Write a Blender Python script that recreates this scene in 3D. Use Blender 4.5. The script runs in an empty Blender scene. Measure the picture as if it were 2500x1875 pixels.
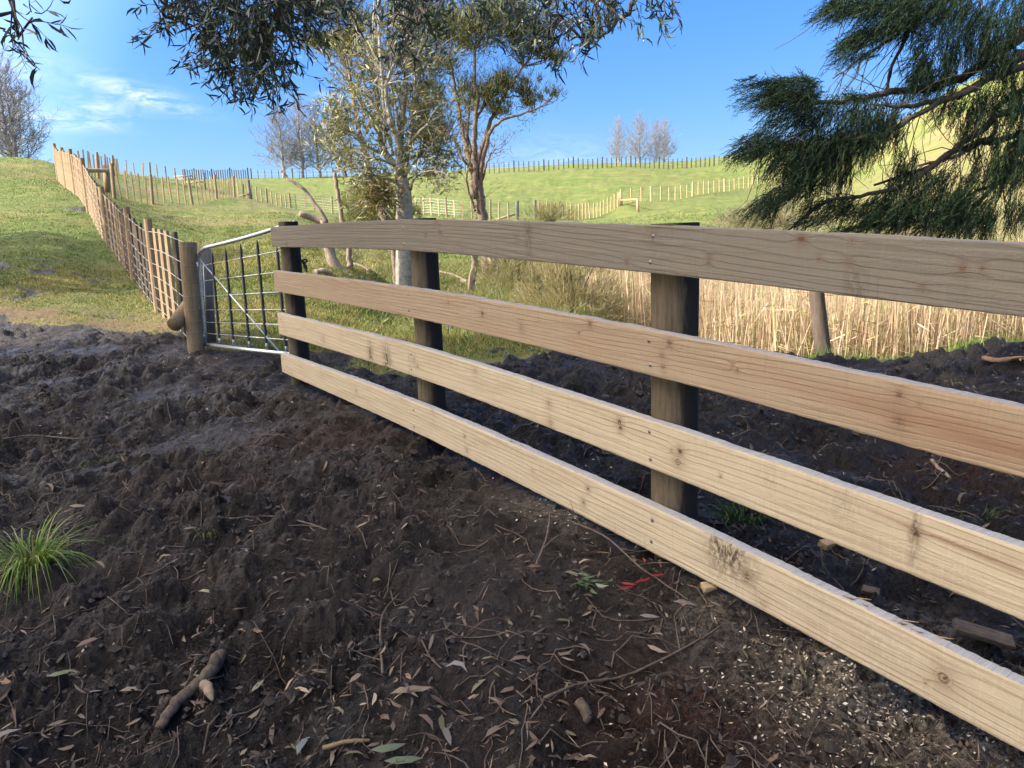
import bpy, math, random
import numpy as np
rad = math.radians
SC = bpy.context.scene
COL = SC.collection
rng = np.random.default_rng(7)
# ------------------------------------------------------------------ camera model (pixels of a 2500 x 1875 frame)
F = 1887.0; PITCH = rad(10.3); ROLL = rad(-2.0)
def ray(px, py):
    a = px - 1250.0; b = py - 937.5
    c, s = math.cos(ROLL), math.sin(ROLL)
    u = c*a + s*b; v = -s*a + c*b
    return np.array([u, F*math.cos(PITCH) - v*math.sin(PITCH), -F*math.sin(PITCH) - v*math.cos(PITCH)])
def P(px, py, Y):
    r = ray(px, py); return r/r[1]*Y
K = 2500/2212
def Q(x, y, Y): return P(x*K, y*K, Y)
def c2(x, y, Y): return P(550 + x/3.16, 200 + y/3.16, Y)
def c3(x, y, Y): return P(1050 + x/3.16, 200 + y/3.16, Y)
def c4(x, y, Y): return P(1700 + x/2.765, y/2.765, Y)
def c5(x, y, Y): return P(x/2.765, 350 + y/2.765, Y)
def c6(x, y, Y): return P(400 + x/2.949, 500 + y/2.949, Y)
def c7(x, y, Y): return P(300 + x/2.765, y/2.765, Y)
# ------------------------------------------------------------------ noise
_t = np.random.default_rng(3).random((256, 256))
def vnoise(x, y):
    xi = np.floor(x).astype(np.int64); yi = np.floor(y).astype(np.int64)
    fx = x - xi; fy = y - yi
    fx = fx*fx*fx*(fx*(fx*6-15)+10); fy = fy*fy*fy*(fy*(fy*6-15)+10)
    a = _t[xi & 255, yi & 255]; b = _t[(xi+1) & 255, yi & 255]
    c = _t[xi & 255, (yi+1) & 255]; d = _t[(xi+1) & 255, (yi+1) & 255]
    return (a*(1-fx)+b*fx)*(1-fy) + (c*(1-fx)+d*fx)*fy
def fbm(x, y, o=4, g=.5):
    s = 0; a = 1; n = 0
    for i in range(o):
        s = s + a*vnoise(x+17.3*i, y-9.1*i); n += a; a *= g; x = x*2.03+.37*y; y = y*2.03-.37*x/2
    return s/n
_t2 = np.random.default_rng(5).random((256, 256))
def clod(x, y):
    '''rounded lumps meeting in sharp creases'''
    xi = np.floor(x).astype(np.int64); yi = np.floor(y).astype(np.int64); best = np.full(x.shape, 9.); hh = np.zeros(x.shape)
    for dx in (-1, 0, 1):
        for dy in (-1, 0, 1):
            a = _t[(xi+dx) & 255, (yi+dy) & 255]; b = _t2[(xi+dx) & 255, (yi+dy) & 255]
            d = (x-xi-dx-a)**2 + (y-yi-dy-b)**2; m = d < best; best = np.where(m, d, best); hh = np.where(m, (a*7.3+b*3.1) % 1., hh)
    return (1-np.sqrt(best))*(.35+.65*hh) + hh*.35
# ------------------------------------------------------------------ mesh building
class MB:
    def __init__(s): s.v = []; s.q = []; s.t = []; s.n = 0; s.c = []
    def add(s, v, q=None, t=None, c=None):
        v = np.asarray(v, float).reshape(-1, 3); s.v.append(v)
        if q is not None and len(q): s.q.append(np.asarray(q, np.int64).reshape(-1, 4) + s.n)
        if t is not None and len(t): s.t.append(np.asarray(t, np.int64).reshape(-1, 3) + s.n)
        if c is not None: s.c.append(np.broadcast_to(np.asarray(c, float), (len(v), 3)))
        else: s.c.append(np.full((len(v), 3), .5))
        s.n += len(v); return s
    def arrays(s):
        v = np.concatenate(s.v) if s.v else np.zeros((0, 3))
        q = np.concatenate(s.q) if s.q else np.zeros((0, 4), np.int64)
        t = np.concatenate(s.t) if s.t else np.zeros((0, 3), np.int64)
        return v, q, t, np.concatenate(s.c) if s.c else None
def mesh_from(name, v, q, t, attrs=None, smooth=False, col=None):
    me = bpy.data.meshes.new(name)
    me.vertices.add(len(v)); me.vertices.foreach_set('co', np.asarray(v, np.float32).ravel())
    nl = len(q)*4 + len(t)*3
    me.loops.add(nl); me.polygons.add(len(q)+len(t))
    me.loops.foreach_set('vertex_index', np.concatenate([q.ravel(), t.ravel()]).astype(np.int32))
    ls = np.concatenate([np.arange(len(q))*4, len(q)*4 + np.arange(len(t))*3]).astype(np.int32)
    me.polygons.foreach_set('loop_start', ls)
    me.polygons.foreach_set('use_smooth', np.full(len(ls), smooth))
    me.update(calc_edges=True)
    if col is not None:
        a = me.attributes.new('col', 'FLOAT_COLOR', 'POINT')
        a.data.foreach_set('color', np.concatenate([col, np.ones((len(col), 1))], 1).astype(np.float32).ravel())
    for k, d in (attrs or {}).items():
        a = me.attributes.new(k, 'FLOAT', 'POINT'); a.data.foreach_set('value', np.asarray(d, np.float32))
    me.validate(clean_customdata=False)
    return me
def tagit(o, label, cat, group=None, kind=None):
    if label: o['label'] = label
    if cat: o['category'] = cat
    if group: o['group'] = group
    if kind: o['kind'] = kind
    return o
def thing(name, label, cat, loc=(0, 0, 0), group=None, kind=None):
    o = bpy.data.objects.new(name, None); COL.objects.link(o); o.location = tuple(loc)
    o.empty_display_size = .1
    return tagit(o, label, cat, group, kind)
def obj(name, mb, mat, parent=None, loc=(0, 0, 0), smooth=True, col=False, attrs=None, world=True):
    """mb in world coordinates; loc is the origin of a top-level mesh"""
    v, q, t, c = mb.arrays()
    base = np.array(loc, float)
    off = np.zeros(3)
    p = parent
    while p is not None: off = off + np.array(p.location); p = p.parent
    if world: v = v - base - off if parent is None else v - off - base
    me = mesh_from(name, v, q, t, attrs, smooth, c if col else None)
    me.materials.append(mat)
    o = bpy.data.objects.new(name, me); COL.objects.link(o)
    o.location = tuple(base)
    if parent: o.parent = parent
    return o
def inst(name, me, parent, loc, rot=(0, 0, 0), scale=(1, 1, 1)):
    o = bpy.data.objects.new(name, me); COL.objects.link(o)
    o.parent = parent; o.location = tuple(loc); o.rotation_euler = rot; o.scale = scale
    return o
def nrm(a): return a/(np.linalg.norm(a, axis=-1, keepdims=True)+1e-12)
def tube(mb, pts, radii, n=8, caps=True, c=None, wob=0, flat=1.0):
    pts = np.asarray(pts, float); m = len(pts)
    radii = np.broadcast_to(np.asarray(radii, float), (m,))
    tan = nrm(np.gradient(pts, axis=0)) if m > 2 else np.repeat(nrm(pts[1:]-pts[:1]), 2, 0)
    ref = np.array([0, 0, 1.]) if abs(tan[0][2]) < .9 else np.array([0, 1., 0])
    a = np.zeros((m, 3)); b = np.zeros((m, 3)); pa = nrm(np.cross(ref, tan[0]))
    for i in range(m):
        pa = nrm(pa - tan[i]*np.dot(pa, tan[i])); a[i] = pa; b[i] = np.cross(tan[i], pa)
    th = np.arange(n)/n*2*np.pi
    rr = radii[:, None]*np.ones((1, n))
    if wob: rr = rr*(1 + wob*(rng.random((m, n))-.5))
    v = pts[:, None] + rr[..., None]*(np.cos(th)[None, :, None]*a[:, None] + flat*np.sin(th)[None, :, None]*b[:, None])
    i = np.arange(m-1)[:, None]*n; j = np.arange(n)[None]; j2 = (j+1) % n
    q = np.stack([i+j, i+j2, i+n+j2, i+n+j], -1).reshape(-1, 4)
    v = v.reshape(-1, 3); t = []
    if caps:
        v = np.concatenate([v, pts[:1], pts[-1:]]); k = m*n
        for jj in range(n): t += [[k, (jj+1) % n, jj], [k+1, (m-1)*n+jj, (m-1)*n+(jj+1) % n]]
    return mb.add(v, q, t if t else None, c)
def box(mb, x0, x1, y0, y1, z0, z1, c=None):
    v = [(x, y, z) for z in (z0, z1) for y in (y0, y1) for x in (x0, x1)]
    return mb.add(v, [[0, 2, 3, 1], [4, 5, 7, 6], [0, 1, 5, 4], [2, 6, 7, 3], [0, 4, 6, 2], [1, 3, 7, 5]], None, c)
def smooth_path(pts, k=6, wob=0., r=None):
    """Catmull-Rom through pts"""
    pts = np.asarray(pts, float); p = np.concatenate([[2*pts[0]-pts[1]], pts, [2*pts[-1]-pts[-2]]]); out = []
    for i in range(1, len(p)-2):
        for t in np.arange(k)/k:
            a, b, c, d = p[i-1], p[i], p[i+1], p[i+2]
            out.append(.5*((2*b)+(c-a)*t+(2*a-5*b+4*c-d)*t*t+(3*b-3*c+d-a)*t**3))
    out.append(pts[-1]); out = np.array(out)
    if wob: out[1:-1] += (r or rng).normal(0, wob, (len(out)-2, 3)) if False else rng.normal(0, wob, (len(out)-2, 3))
    return out
def kites(mb, pos, d, nr, L, W, col, mid=.45, fold=0.):
    """leaf blades: base, side, tip, side"""
    d = nrm(d); s = nrm(np.cross(d, nr)); n2 = np.cross(s, d)
    L = np.asarray(L)[:, None]; W = np.asarray(W)[:, None]
    m = pos + d*L*mid + n2*L*fold
    v = np.stack([pos, m - s*W/2, pos + d*L, m + s*W/2], 1).reshape(-1, 3)
    q = np.arange(len(pos)*4).reshape(-1, 4)
    return mb.add(v, q, None, np.repeat(np.broadcast_to(col, (len(pos), 3)), 4, 0))
def blades(mb, pos, d, nr, L, W, col, droop=0.):
    """pointed triangles"""
    d = nrm(d); s = nrm(np.cross(d, nr)); L = np.asarray(L)[:, None]; W = np.asarray(W)[:, None]
    v = np.stack([pos - s*W/2, pos + s*W/2, pos + d*L - np.array([0, 0, 1.])*droop*L], 1).reshape(-1, 3)
    return mb.add(v, None, np.arange(len(pos)*3).reshape(-1, 3), np.repeat(np.broadcast_to(col, (len(pos), 3)), 3, 0))
def sickles(mb, pos, d, nr, L, W, col, bend=.18):
    """long curved gum leaves with six corners and a fold"""
    d = nrm(d); s = nrm(np.cross(d, nr)); n2 = np.cross(s, d); L = np.asarray(L)[:, None]; W = np.asarray(W)[:, None]
    b = np.asarray(bend); b = b[:, None] if b.ndim else b
    def at(t, w): return pos + d*L*t + s*(L*b*4*t*(1-t)) + s*W*w - n2*L*.12*t*t*2
    v = np.stack([at(0, 0), at(.3, .45), at(.3, -.45), at(.68, .4), at(.68, -.4), at(1, 0)], 1)
    k = (np.arange(len(pos))*6)[:, None]
    q = k + np.array([[1, 2, 4, 3]]); t = np.concatenate([k + np.array([[0, 2, 1]]), k + np.array([[3, 4, 5]])])
    return mb.add(v.reshape(-1, 3), q, t, np.repeat(np.broadcast_to(col, (len(pos), 3)), 6, 0))
def rdir(n): return nrm(rng.normal(size=(n, 3)))
def mixcol(n, cols, jit=.15, w=None):
    cols = np.array(cols); i = rng.choice(len(cols), n, p=w)
    return cols[i]*(1+rng.uniform(-jit, jit, (n, 1)))
# ------------------------------------------------------------------ materials
def mat(name): 
    m = bpy.data.materials.new(name); m.use_nodes = True
    nt = m.node_tree; return m, nt, nt.nodes['Principled BSDF']
class NG:
    def __init__(s, nt): s.nt = nt
    def n(s, t, **kw):
        o = s.nt.nodes.new(t)
        for k, v in kw.items():
            if k.startswith('i_'): s.set(o, k[2:], v)
            else: setattr(o, k, v)
        return o
    def set(s, o, k, v):
        i = o.inputs[int(k)] if k.isdigit() else o.inputs[k.replace('_', ' ')]
        if isinstance(v, bpy.types.NodeSocket): s.nt.links.new(v, i)
        else: i.default_value = v
    def l(s, a, b): s.nt.links.new(a, b)
    def math(s, op, a, b=None, c=None, clamp=False):
        o = s.n('ShaderNodeMath', operation=op, use_clamp=clamp); s.set(o, '0', a)
        if b is not None: s.set(o, '1', b)
        if c is not None: s.set(o, '2', c)
        return o.outputs[0]
    def mix(s, f, a, b, mode='MIX'):
        o = s.n('ShaderNodeMix', data_type='RGBA', blend_type=mode); s.set(o, '0', f)
        for k, v in (('6', a), ('7', b)):
            if not isinstance(v, bpy.types.NodeSocket): v = tuple(v)+(1,)*(4-len(v))
            s.set(o, k, v)
        return o.outputs[2]
    def ramp(s, f, pts, interp='LINEAR'):
        o = s.n('ShaderNodeValToRGB'); s.set(o, '0', f); r = o.color_ramp; r.interpolation = interp
        while len(r.elements) < len(pts): r.elements.new(.5)
        for e, (p, c) in zip(r.elements, pts):
            e.position = p; e.color = (c, c, c, 1) if isinstance(c, (int, float)) else tuple(c)+(1,)
        return o.outputs[0]
    def noise(s, scale, vec=None, detail=4, rough=.55, dist=0.):
        o = s.n('ShaderNodeTexNoise'); s.set(o, 'Scale', scale); s.set(o, 'Detail', detail); s.set(o, 'Roughness', rough); s.set(o, 'Distortion', dist)
        if vec is not None: s.l(vec, o.inputs['Vector'])
        return o.outputs['Fac']
    def attr(s, name, out='Fac'): return s.n('ShaderNodeAttribute', attribute_name=name).outputs[out]
    def pos(s): return s.n('ShaderNodeNewGeometry').outputs['Position']
    def objc(s): return s.n('ShaderNodeTexCoord').outputs['Object']
    def mapping(s, vec, scale=(1, 1, 1), loc=(0, 0, 0)):
        o = s.n('ShaderNodeMapping'); s.l(vec, o.inputs[0]); o.inputs['Scale'].default_value = scale; o.inputs['Location'].default_value = loc
        return o.outputs[0]
    def bump(s, h, strength, dist=.01, normal=None):
        o = s.n('ShaderNodeBump'); s.set(o, 'Strength', strength); s.set(o, 'Distance', dist); s.l(h, o.inputs['Height'])
        if normal is not None: s.l(normal, o.inputs['Normal'])
        return o.outputs[0]
def leaf_mat(name, rough=.5, trans=.25, spec=.4):
    m, nt, b = mat(name); g = NG(nt)
    c = g.attr('col', 'Color'); g.l(c, b.inputs['Base Color'])
    b.inputs['Roughness'].default_value = rough; b.inputs['Specular IOR Level'].default_value = spec
    if trans:
        t = g.n('ShaderNodeBsdfTranslucent'); g.l(g.mix(1., c, (1.0, 1.1, .5), 'MULTIPLY'), t.inputs[0])
        mx = g.n('ShaderNodeMixShader'); mx.inputs[0].default_value = trans
        g.l(b.outputs[0], mx.inputs[1]); g.l(t.outputs[0], mx.inputs[2])
        g.l(mx.outputs[0], nt.nodes['Material Output'].inputs[0])
    return m
def wood_mat(name, c1, c2, scale=8, rough=.8, dark=None, stretch=(9, 9, 1), bumpd=.004, streak=None):
    """round timber: streaks along z of the object, blotches"""
    m, nt, b = mat(name); g = NG(nt); oc = g.objc()
    n1 = g.noise(scale, g.mapping(oc, stretch), 6, .65, .3)
    n2 = g.noise(3.0, oc, 3)
    n3 = g.noise(60, g.mapping(oc, (3, 3, .3)), 3)
    c = g.mix(g.ramp(n1, [(.35, 0.), (.65, 1.)]), c1, c2)
    c = g.mix(g.ramp(n2, [(.45, 0.), (.7, .55)]), c, tuple(x*.55 for x in c1))
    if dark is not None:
        # right side of the post painted dark: its shade plus wet creosote, ragged edge
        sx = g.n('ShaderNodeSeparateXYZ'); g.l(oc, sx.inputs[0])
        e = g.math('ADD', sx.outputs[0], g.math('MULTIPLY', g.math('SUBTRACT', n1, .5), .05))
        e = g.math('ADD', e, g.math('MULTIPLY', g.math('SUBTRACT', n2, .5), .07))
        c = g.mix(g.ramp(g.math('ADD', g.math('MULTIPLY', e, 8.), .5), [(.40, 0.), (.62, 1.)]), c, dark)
    g.l(c, b.inputs['Base Color']); b.inputs['Roughness'].default_value = rough; b.inputs['Specular IOR Level'].default_value = .25
    h = g.math('ADD', g.math('MULTIPLY', n1, 1.), g.math('MULTIPLY', n3, .5))
    g.l(g.bump(h, .7, bumpd), b.inputs['Normal'])
    return m
# ------------------------------------------------------------------ terrain: height field over (u = X/Y, Y)
CW = [(-1.7,5.7,-.92),(-.5,3.9,-.975),(.45,2.5,-1.085),(1.1,1.6,-1.26),(-1.0,1,-1.33),(1.2,1,-1.36),(-2,2,-1.25),(0,.7,-1.36),(-1.5,.8,-1.34),(1.5,.8,-1.37),
 (-3.5,4,-1.03),(2.5,3.5,-1.22),(3,5.5,-1.1),(1,6.2,-1.0),(4.5,6.6,-1.03),(-2.9,7,-.87),(-5,6.5,-.82),(-1.2,7.5,-1.0),(-8,7,-.6),(-7,4,-.85),(7,5,-1.15),(9,7,-1.1),(-3.6,3,-1.12),
 (5,10,-1.75),(8,12,-1.8),(3,11,-1.7),(2,9,-1.5),(9,16,-1.75),(5,18,-1.6),(6,8.3,-1.35),(2.6,8,-1.35),(14,12,-1.6),(14,20,-1.),(4,14,-1.75),(10,8.5,-1.3)]
CP = [(0,790,9),(170,802,8.3),(0,678,11.5),(0,565,15),(0,475,20),(0,392,28),(136,405,27.5),(226,633,13.6),(226,542,16.2),(100,600,13.5),
 (480,857,7),(378,753,10),(304,654,13.3),(253,585,15),(217,516,17),(181,473,20),(141,439,25),
 (0,402,42),(150,418,42),(-300,380,30),(-300,500,18),(-300,640,12),(-300,400,60),(0,420,80),(-300,420,150),(0,440,150),
 (284,486,26),(303,482,30),(394,496,31),(491,499,35),(571,484,42),(615,492,45),(637,505,47),(716,518,51),(798,523,51),(1013,527,48),(1126,534,46),(1262,538,48),(1370,537,52),(1461,534,55),(1517,502,57),(1629,490,60),(1729,474,66),(1845,454,74),(2120,418,85),
 (330,431,62),(396,437,80),(466,439,92),(620,437,95),(800,435,95),(1000,428,90),(1205,420,88),(1286,418,85),(1500,407,88),(1743,402,92),(2000,362,90),(2224,296,85),(2400,215,80),(2495,174,80),(2900,40,78),
 (466,455,150),(1000,445,150),(1743,420,150),(2224,330,140),(2495,210,130),(2900,80,130),
 (500,560,20),(560,600,15),(620,520,28),(700,545,22),(480,640,12.5),(600,700,10.5),(640,800,8.2),(560,750,9),(720,532,25),(430,530,24),(350,520,22),
 (830,655,13),(990,735,14),(1160,685,17),(1100,790,9.6),(900,795,9.2),(1300,762,10.5),(1000,610,24),(1200,592,28),(1400,575,32),(900,570,27),(1450,680,17),
 (1700,560,32),(2100,560,30),(2480,580,27),(2480,470,45),(2100,500,45),(2300,400,62),(1500,552,38),(1900,510,44),(2900,450,40),(2900,560,25)]
def _ctrl():
    pts = []
    for x, y, z in CW: pts.append((x/y, math.log(y), z/(y+5)))
    for px, py, Y in CP:
        p = P(px, py, Y); pts.append((p[0]/Y, math.log(Y), p[2]/(Y+5)))
    return np.array(pts)
_C = _ctrl(); _SU = 2.2
def _phi(r2): return .5*r2*np.log(r2+1e-12)
def _tps():
    X = np.stack([_C[:, 0]*_SU, _C[:, 1]], 1); n = len(X)
    D = ((X[:, None]-X[None])**2).sum(-1)
    A = np.zeros((n+3, n+3)); A[:n, :n] = _phi(D) + 6e-4*np.eye(n)
    A[:n, n] = 1; A[:n, n+1:] = X; A[n, :n] = 1; A[n+1:, :n] = X.T
    return X, np.linalg.solve(A, np.concatenate([_C[:, 2], np.zeros(3)]))
_X, _W = _tps()
def base_h(u, Y):
    u = np.asarray(u, float); Y = np.asarray(Y, float); sh = u.shape
    a = (u*_SU).ravel(); b = np.log(Y).ravel(); out = np.empty(a.shape)
    for i in range(0, len(a), 40000):
        p = np.stack([a[i:i+40000], b[i:i+40000]], 1)
        D = ((p[:, None]-_X[None])**2).sum(-1)
        out[i:i+40000] = _phi(D)@_W[:-3] + _W[-3] + p@_W[-2:]
    return out.reshape(sh)*(Y+5)
UC = np.concatenate([np.linspace(-2.2, -.95, 40)[:-1], np.linspace(-.95, -.8, 16)[:-1], np.linspace(-.8, .8, 640)[:-1], np.linspace(.8, .95, 16)[:-1], np.linspace(.95, 2.2, 40)])
VR = np.concatenate([np.linspace(math.log(.75), math.log(1.4), 90)[:-1], np.linspace(math.log(1.4), math.log(8.5), 640)[:-1], np.linspace(math.log(8.5), math.log(30), 180)[:-1], np.linspace(math.log(30), math.log(160), 110)])
UU, VV = np.meshgrid(UC, VR); YY = np.exp(VV); XX = UU*YY
# base height on a coarse grid then interpolated
_cu = np.linspace(-2.2, 2.2, 260); _cv = np.linspace(VR[0], VR[-1], 260)
_cg = base_h(*[a for a in (np.meshgrid(_cu, _cv)[0], np.exp(np.meshgrid(_cu, _cv)[1]))])/(np.exp(_cv)[:, None]+5)
def bil(G, us, vs, u, v):
    i = np.interp(v, vs, np.arange(len(vs))); j = np.interp(u, us, np.arange(len(us)))
    i0 = np.clip(i.astype(int), 0, len(vs)-2); j0 = np.clip(j.astype(int), 0, len(us)-2); fi = i-i0; fj = j-j0
    return G[i0, j0]*(1-fi)*(1-fj) + G[i0+1, j0]*fi*(1-fj) + G[i0, j0+1]*(1-fi)*fj + G[i0+1, j0+1]*fi*fj
ZB = bil(_cg, _cu, _cv, UU, VV)*(YY+5)
# mud edge as a distance for each direction
_mu = [-2.2, -.9, -.66, -.55, -.45, -.38, -.30, -.18, -.06, .1, .3, .42, .66, 2.2]
_my = [10.2, 9.8, 9.2, 8.3, 7.9, 7.1, 6.7, 6.5, 6.35, 6.5, 6.8, 6.9, 7.3, 7.3]
edge = np.interp(UU, _mu, _my)
big = fbm(XX*.9+5, YY*.9, 4)
sd = (edge - YY)/1.0 + (fbm(XX*1.3+9, YY*1.3+4, 5)-.5)*1.9
MUD = np.clip(sd*2.2+.5, 0, 1)
# trampled bare patches on the foot of the left slope
patch = np.clip((fbm(XX*1.1+31, YY*1.5+7, 5)-.55)*11, 0, 1)*np.clip(1-np.abs(YY-10.7)/1.9, 0, 1)*(UU < -.42)
for (px, py, Y, rx, ry) in [(170, 508, 17.2, .55, .5), (140, 660, 12, .9, .35), (30, 650, 12.3, 1.0, .5), (20, 715, 10.6, .9, .4), (235, 770, 9.3, .8, .3)]:
    p = P(px, py, Y); patch = np.maximum(patch, np.clip(1.4-((XX-p[0])/rx)**2-((YY-Y)/ry)**2+(big-.5)*2.4, 0, 1))
# far gullies where the turf is broken
MUD = np.clip(np.maximum(MUD, patch*np.clip((fbm(XX*4+1, YY*6+2, 5)-.44)*6, 0, 1)*.62), 0, 1)
# green pushing back into the far left of the mud
def mudz(x, y):
    wx = x + .12*(vnoise(x*3+1, y*3)-.5); wy = y + .12*(vnoise(x*3-7, y*3+5)-.5)
    h = (fbm(wx*1.1, wy*1.1, 2)-.5)*.12
    n = fbm(wx*3.3+3, wy*3.3-8, 3); h = h + (np.abs(n-.5)*2)**.8*.09 - .03
    n = vnoise(wx*8.5+4, wy*8.5); m = vnoise(wx*9.5-4, wy*9.5+31); h = h + np.maximum(n, m)**2*.07 - .035
    a = vnoise(wx*21, wy*21+8); h = h + np.abs(a-.5)*.03
    a = vnoise(wx*44+3, wy*44+8); h = h + np.abs(a-.5)*.026
    a = vnoise(x*95+3, y*95+8); h = h + (a-.5)*.006
    q = np.clip((fbm(x*1.9+33, y*1.9+11, 3)-.36)*4, .12, 1)
    h = h + q*(clod(wx*6.5+.6*vnoise(x*20, y*20), wy*6.5+.6*vnoise(x*20+9, y*20)) - .5)*.075
    h = h + q*(clod(x*15+.5*vnoise(x*50, y*50), y*15) - .5)*.042 + (.35+.65*q)*(clod(x*38, y*38+.4*vnoise(x*90, y*90)) - .5)*.013
    # smeared smooth boot slides
    s = np.clip((fbm(x*1.7+60, y*1.7+20, 2)-.62)*9, 0, 1)
    return h*(1-.6*s)
def grassz(x, y):
    n = fbm(x*.55, y*.75+3, 4)
    return (n-.5)*.16 + (np.abs(vnoise(x*2.2, y*3.+9)-.5))*.07*(1)
DZ = MUD*mudz(XX, YY)*np.clip(1.25-YY*.02, .6, 1) + (1-MUD)*grassz(XX, YY)*np.clip(YY/20, .5, 2.2)
# heaped spoil along the far rim of the mud, right of the gate
rim = np.exp(-((YY-(edge-.25))/.33)**2)*np.clip((UU+.12)*12, 0, 1)*np.clip((.75-UU)*5, 0, 1)
DZ += rim*(.03+.13*fbm(XX*2.6, YY*2.6+40, 4))*MUD
# small clods ride up along the far rim
# the lumpy gully sides
g2 = np.exp(-((YY-15)/6.5)**2)*np.clip((UU+.45)*4, 0, 1)*np.clip((.2-UU)*5, 0, 1)
DZ += g2*(fbm(XX*.7+70, YY*.7, 3)-.5)*.75
ZG = ZB + DZ
# the mud is trodden down along the fence so the bottom board stays clear of it
_fl = np.array([(-1.70, 5.7, -.88), (-.507, 3.9, -.948), (.455, 2.5, -1.058), (1.13, 1.6, -1.19), (1.6, .9, -1.27)])
for _i in range(4):
    a_, b_ = _fl[_i], _fl[_i+1]; d_ = b_[:2]-a_[:2]; L2 = d_@d_
    t_ = ((XX-a_[0])*d_[0]+(YY-a_[1])*d_[1])/L2; tc_ = np.clip(t_, 0, 1)
    ds = np.hypot(XX-a_[0]-tc_*d_[0], YY-a_[1]-tc_*d_[1]); cap = a_[2]+(b_[2]-a_[2])*tc_-.022
    low = np.minimum(ZG, cap+.25*(ZG-cap)*0-.03*np.clip(fbm(XX*14, YY*14, 3), 0, 1)+.02); k_ = np.clip(1-(ds-.10)/.22, 0, 1); k_ = k_*k_*(3-2*k_)
    ZG = ZG*(1-k_)+np.where(ZG > cap, low, ZG)*k_
def ground(x, y):
    x = np.asarray(x, float); y = np.asarray(y, float)
    return bil(ZG, UC, VR, x/y, np.log(y))
def gsmooth(x, y):
    x = np.asarray(x, float); y = np.asarray(y, float)
    return bil(_cg, _cu, _cv, x/y, np.log(y))*(y+5)
def mudat(x, y): return bil(MUD, UC, VR, np.asarray(x)/np.asarray(y), np.log(y))
_ys = np.exp(np.linspace(math.log(.8), math.log(150), 1500))
def hit(px, py, y0=.8, y1=150):
    r = ray(px, py); u = r[0]/r[1]; t = r[2]/r[1]
    ys = _ys[(_ys > y0) & (_ys < y1)]
    z = bil(ZG, UC, VR, np.full(len(ys), u), np.log(ys)); k = np.argmax(z > t*ys)
    return np.array([u*ys[k], ys[k], z[k]])
# straw / dry tint, pale sawdust and lime crust
DRY = np.clip((fbm(XX*.35+11, YY*.45, 4)-.42)*3.2, 0, 1)*.75
DRY = np.maximum(DRY, np.exp(-((YY-9.0)/1.1)**2)*(UU < -.2)*.95*np.clip(fbm(XX*1.1, YY*1.6, 3)*1.7, 0, 1))
EARTH = np.exp(-((YY-(edge+.55))/.95)**2)*np.clip((-.30-UU)*9, 0, 1)*np.clip(fbm(XX*1.6+2, YY*2.4+1, 4)*2.6-.55, 0, 1)
DRY = np.where((UU > .30) & (YY > 20) & (YY < 75), np.clip(DRY*.5+.35+(UU-.3)*1.2, 0, 1), DRY)
DRY = np.where((UU < .33) & (YY > 44), DRY*.35, DRY)
g3 = np.exp(-((UU+.16)/.10)**2)*np.exp(-((YY-8.3)/1.1)**2); DRY = np.maximum(DRY, g3*.8)
PALE = np.zeros_like(XX)
for (px, py, rx, ry, am) in [(2150, 1330, .14, .14, .9), (2230, 1760, .2, .2, 1.), (1500, 1270, .2, .14, .75), (2280, 1540, .14, .12, .8), (1330, 1240, .2, .15, .45), (2000, 1700, .3, .2, .55), (2400, 1850, .25, .2, .8), (1750, 1500, .2, .2, .4)]:
    p = hit(px, py); PALE += am*np.exp(-((XX-p[0])/rx)**2-((YY-p[1])/ry)**2)
PALE = np.clip(PALE, 0, 1)
RED = np.zeros_like(XX)
for (px, py, rx, ry, am) in [(1700, 1720, .25, .22, 1.), (780, 1060, .4, .25, .8), (560, 1180, .3, .2, .5), (2380, 1150, .4, .3, .6), (1000, 980, .4, .3, .35)]:
    p = hit(px, py); RED += am*np.exp(-((XX-p[0])/rx)**2-((YY-p[1])/ry)**2)
RED = np.clip(RED, 0, 1)
WET_SHADE = np.clip((((XX+1.7)*4.1+(YY-5.7)*2.8)/4.96)/.5, 0, 1)*np.clip(.45+fbm(XX*1.1+2, YY*1.1, 3), 0, 1)*(YY < 9)  # darkens mud behind the fence: churned wet peat, conifer shade put into the colour
for (px, py, rx, ry, am) in [(500, 1800, .5, .3, .6), (120, 1250, .4, .3, .5), (1200, 1500, .4, .3, .5), (1500, 1650, .5, .25, .4)]:
    p = hit(px, py); WET_SHADE = np.maximum(WET_SHADE, am*np.exp(-((XX-p[0])/rx)**2-((YY-p[1])/ry)**2))
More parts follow.
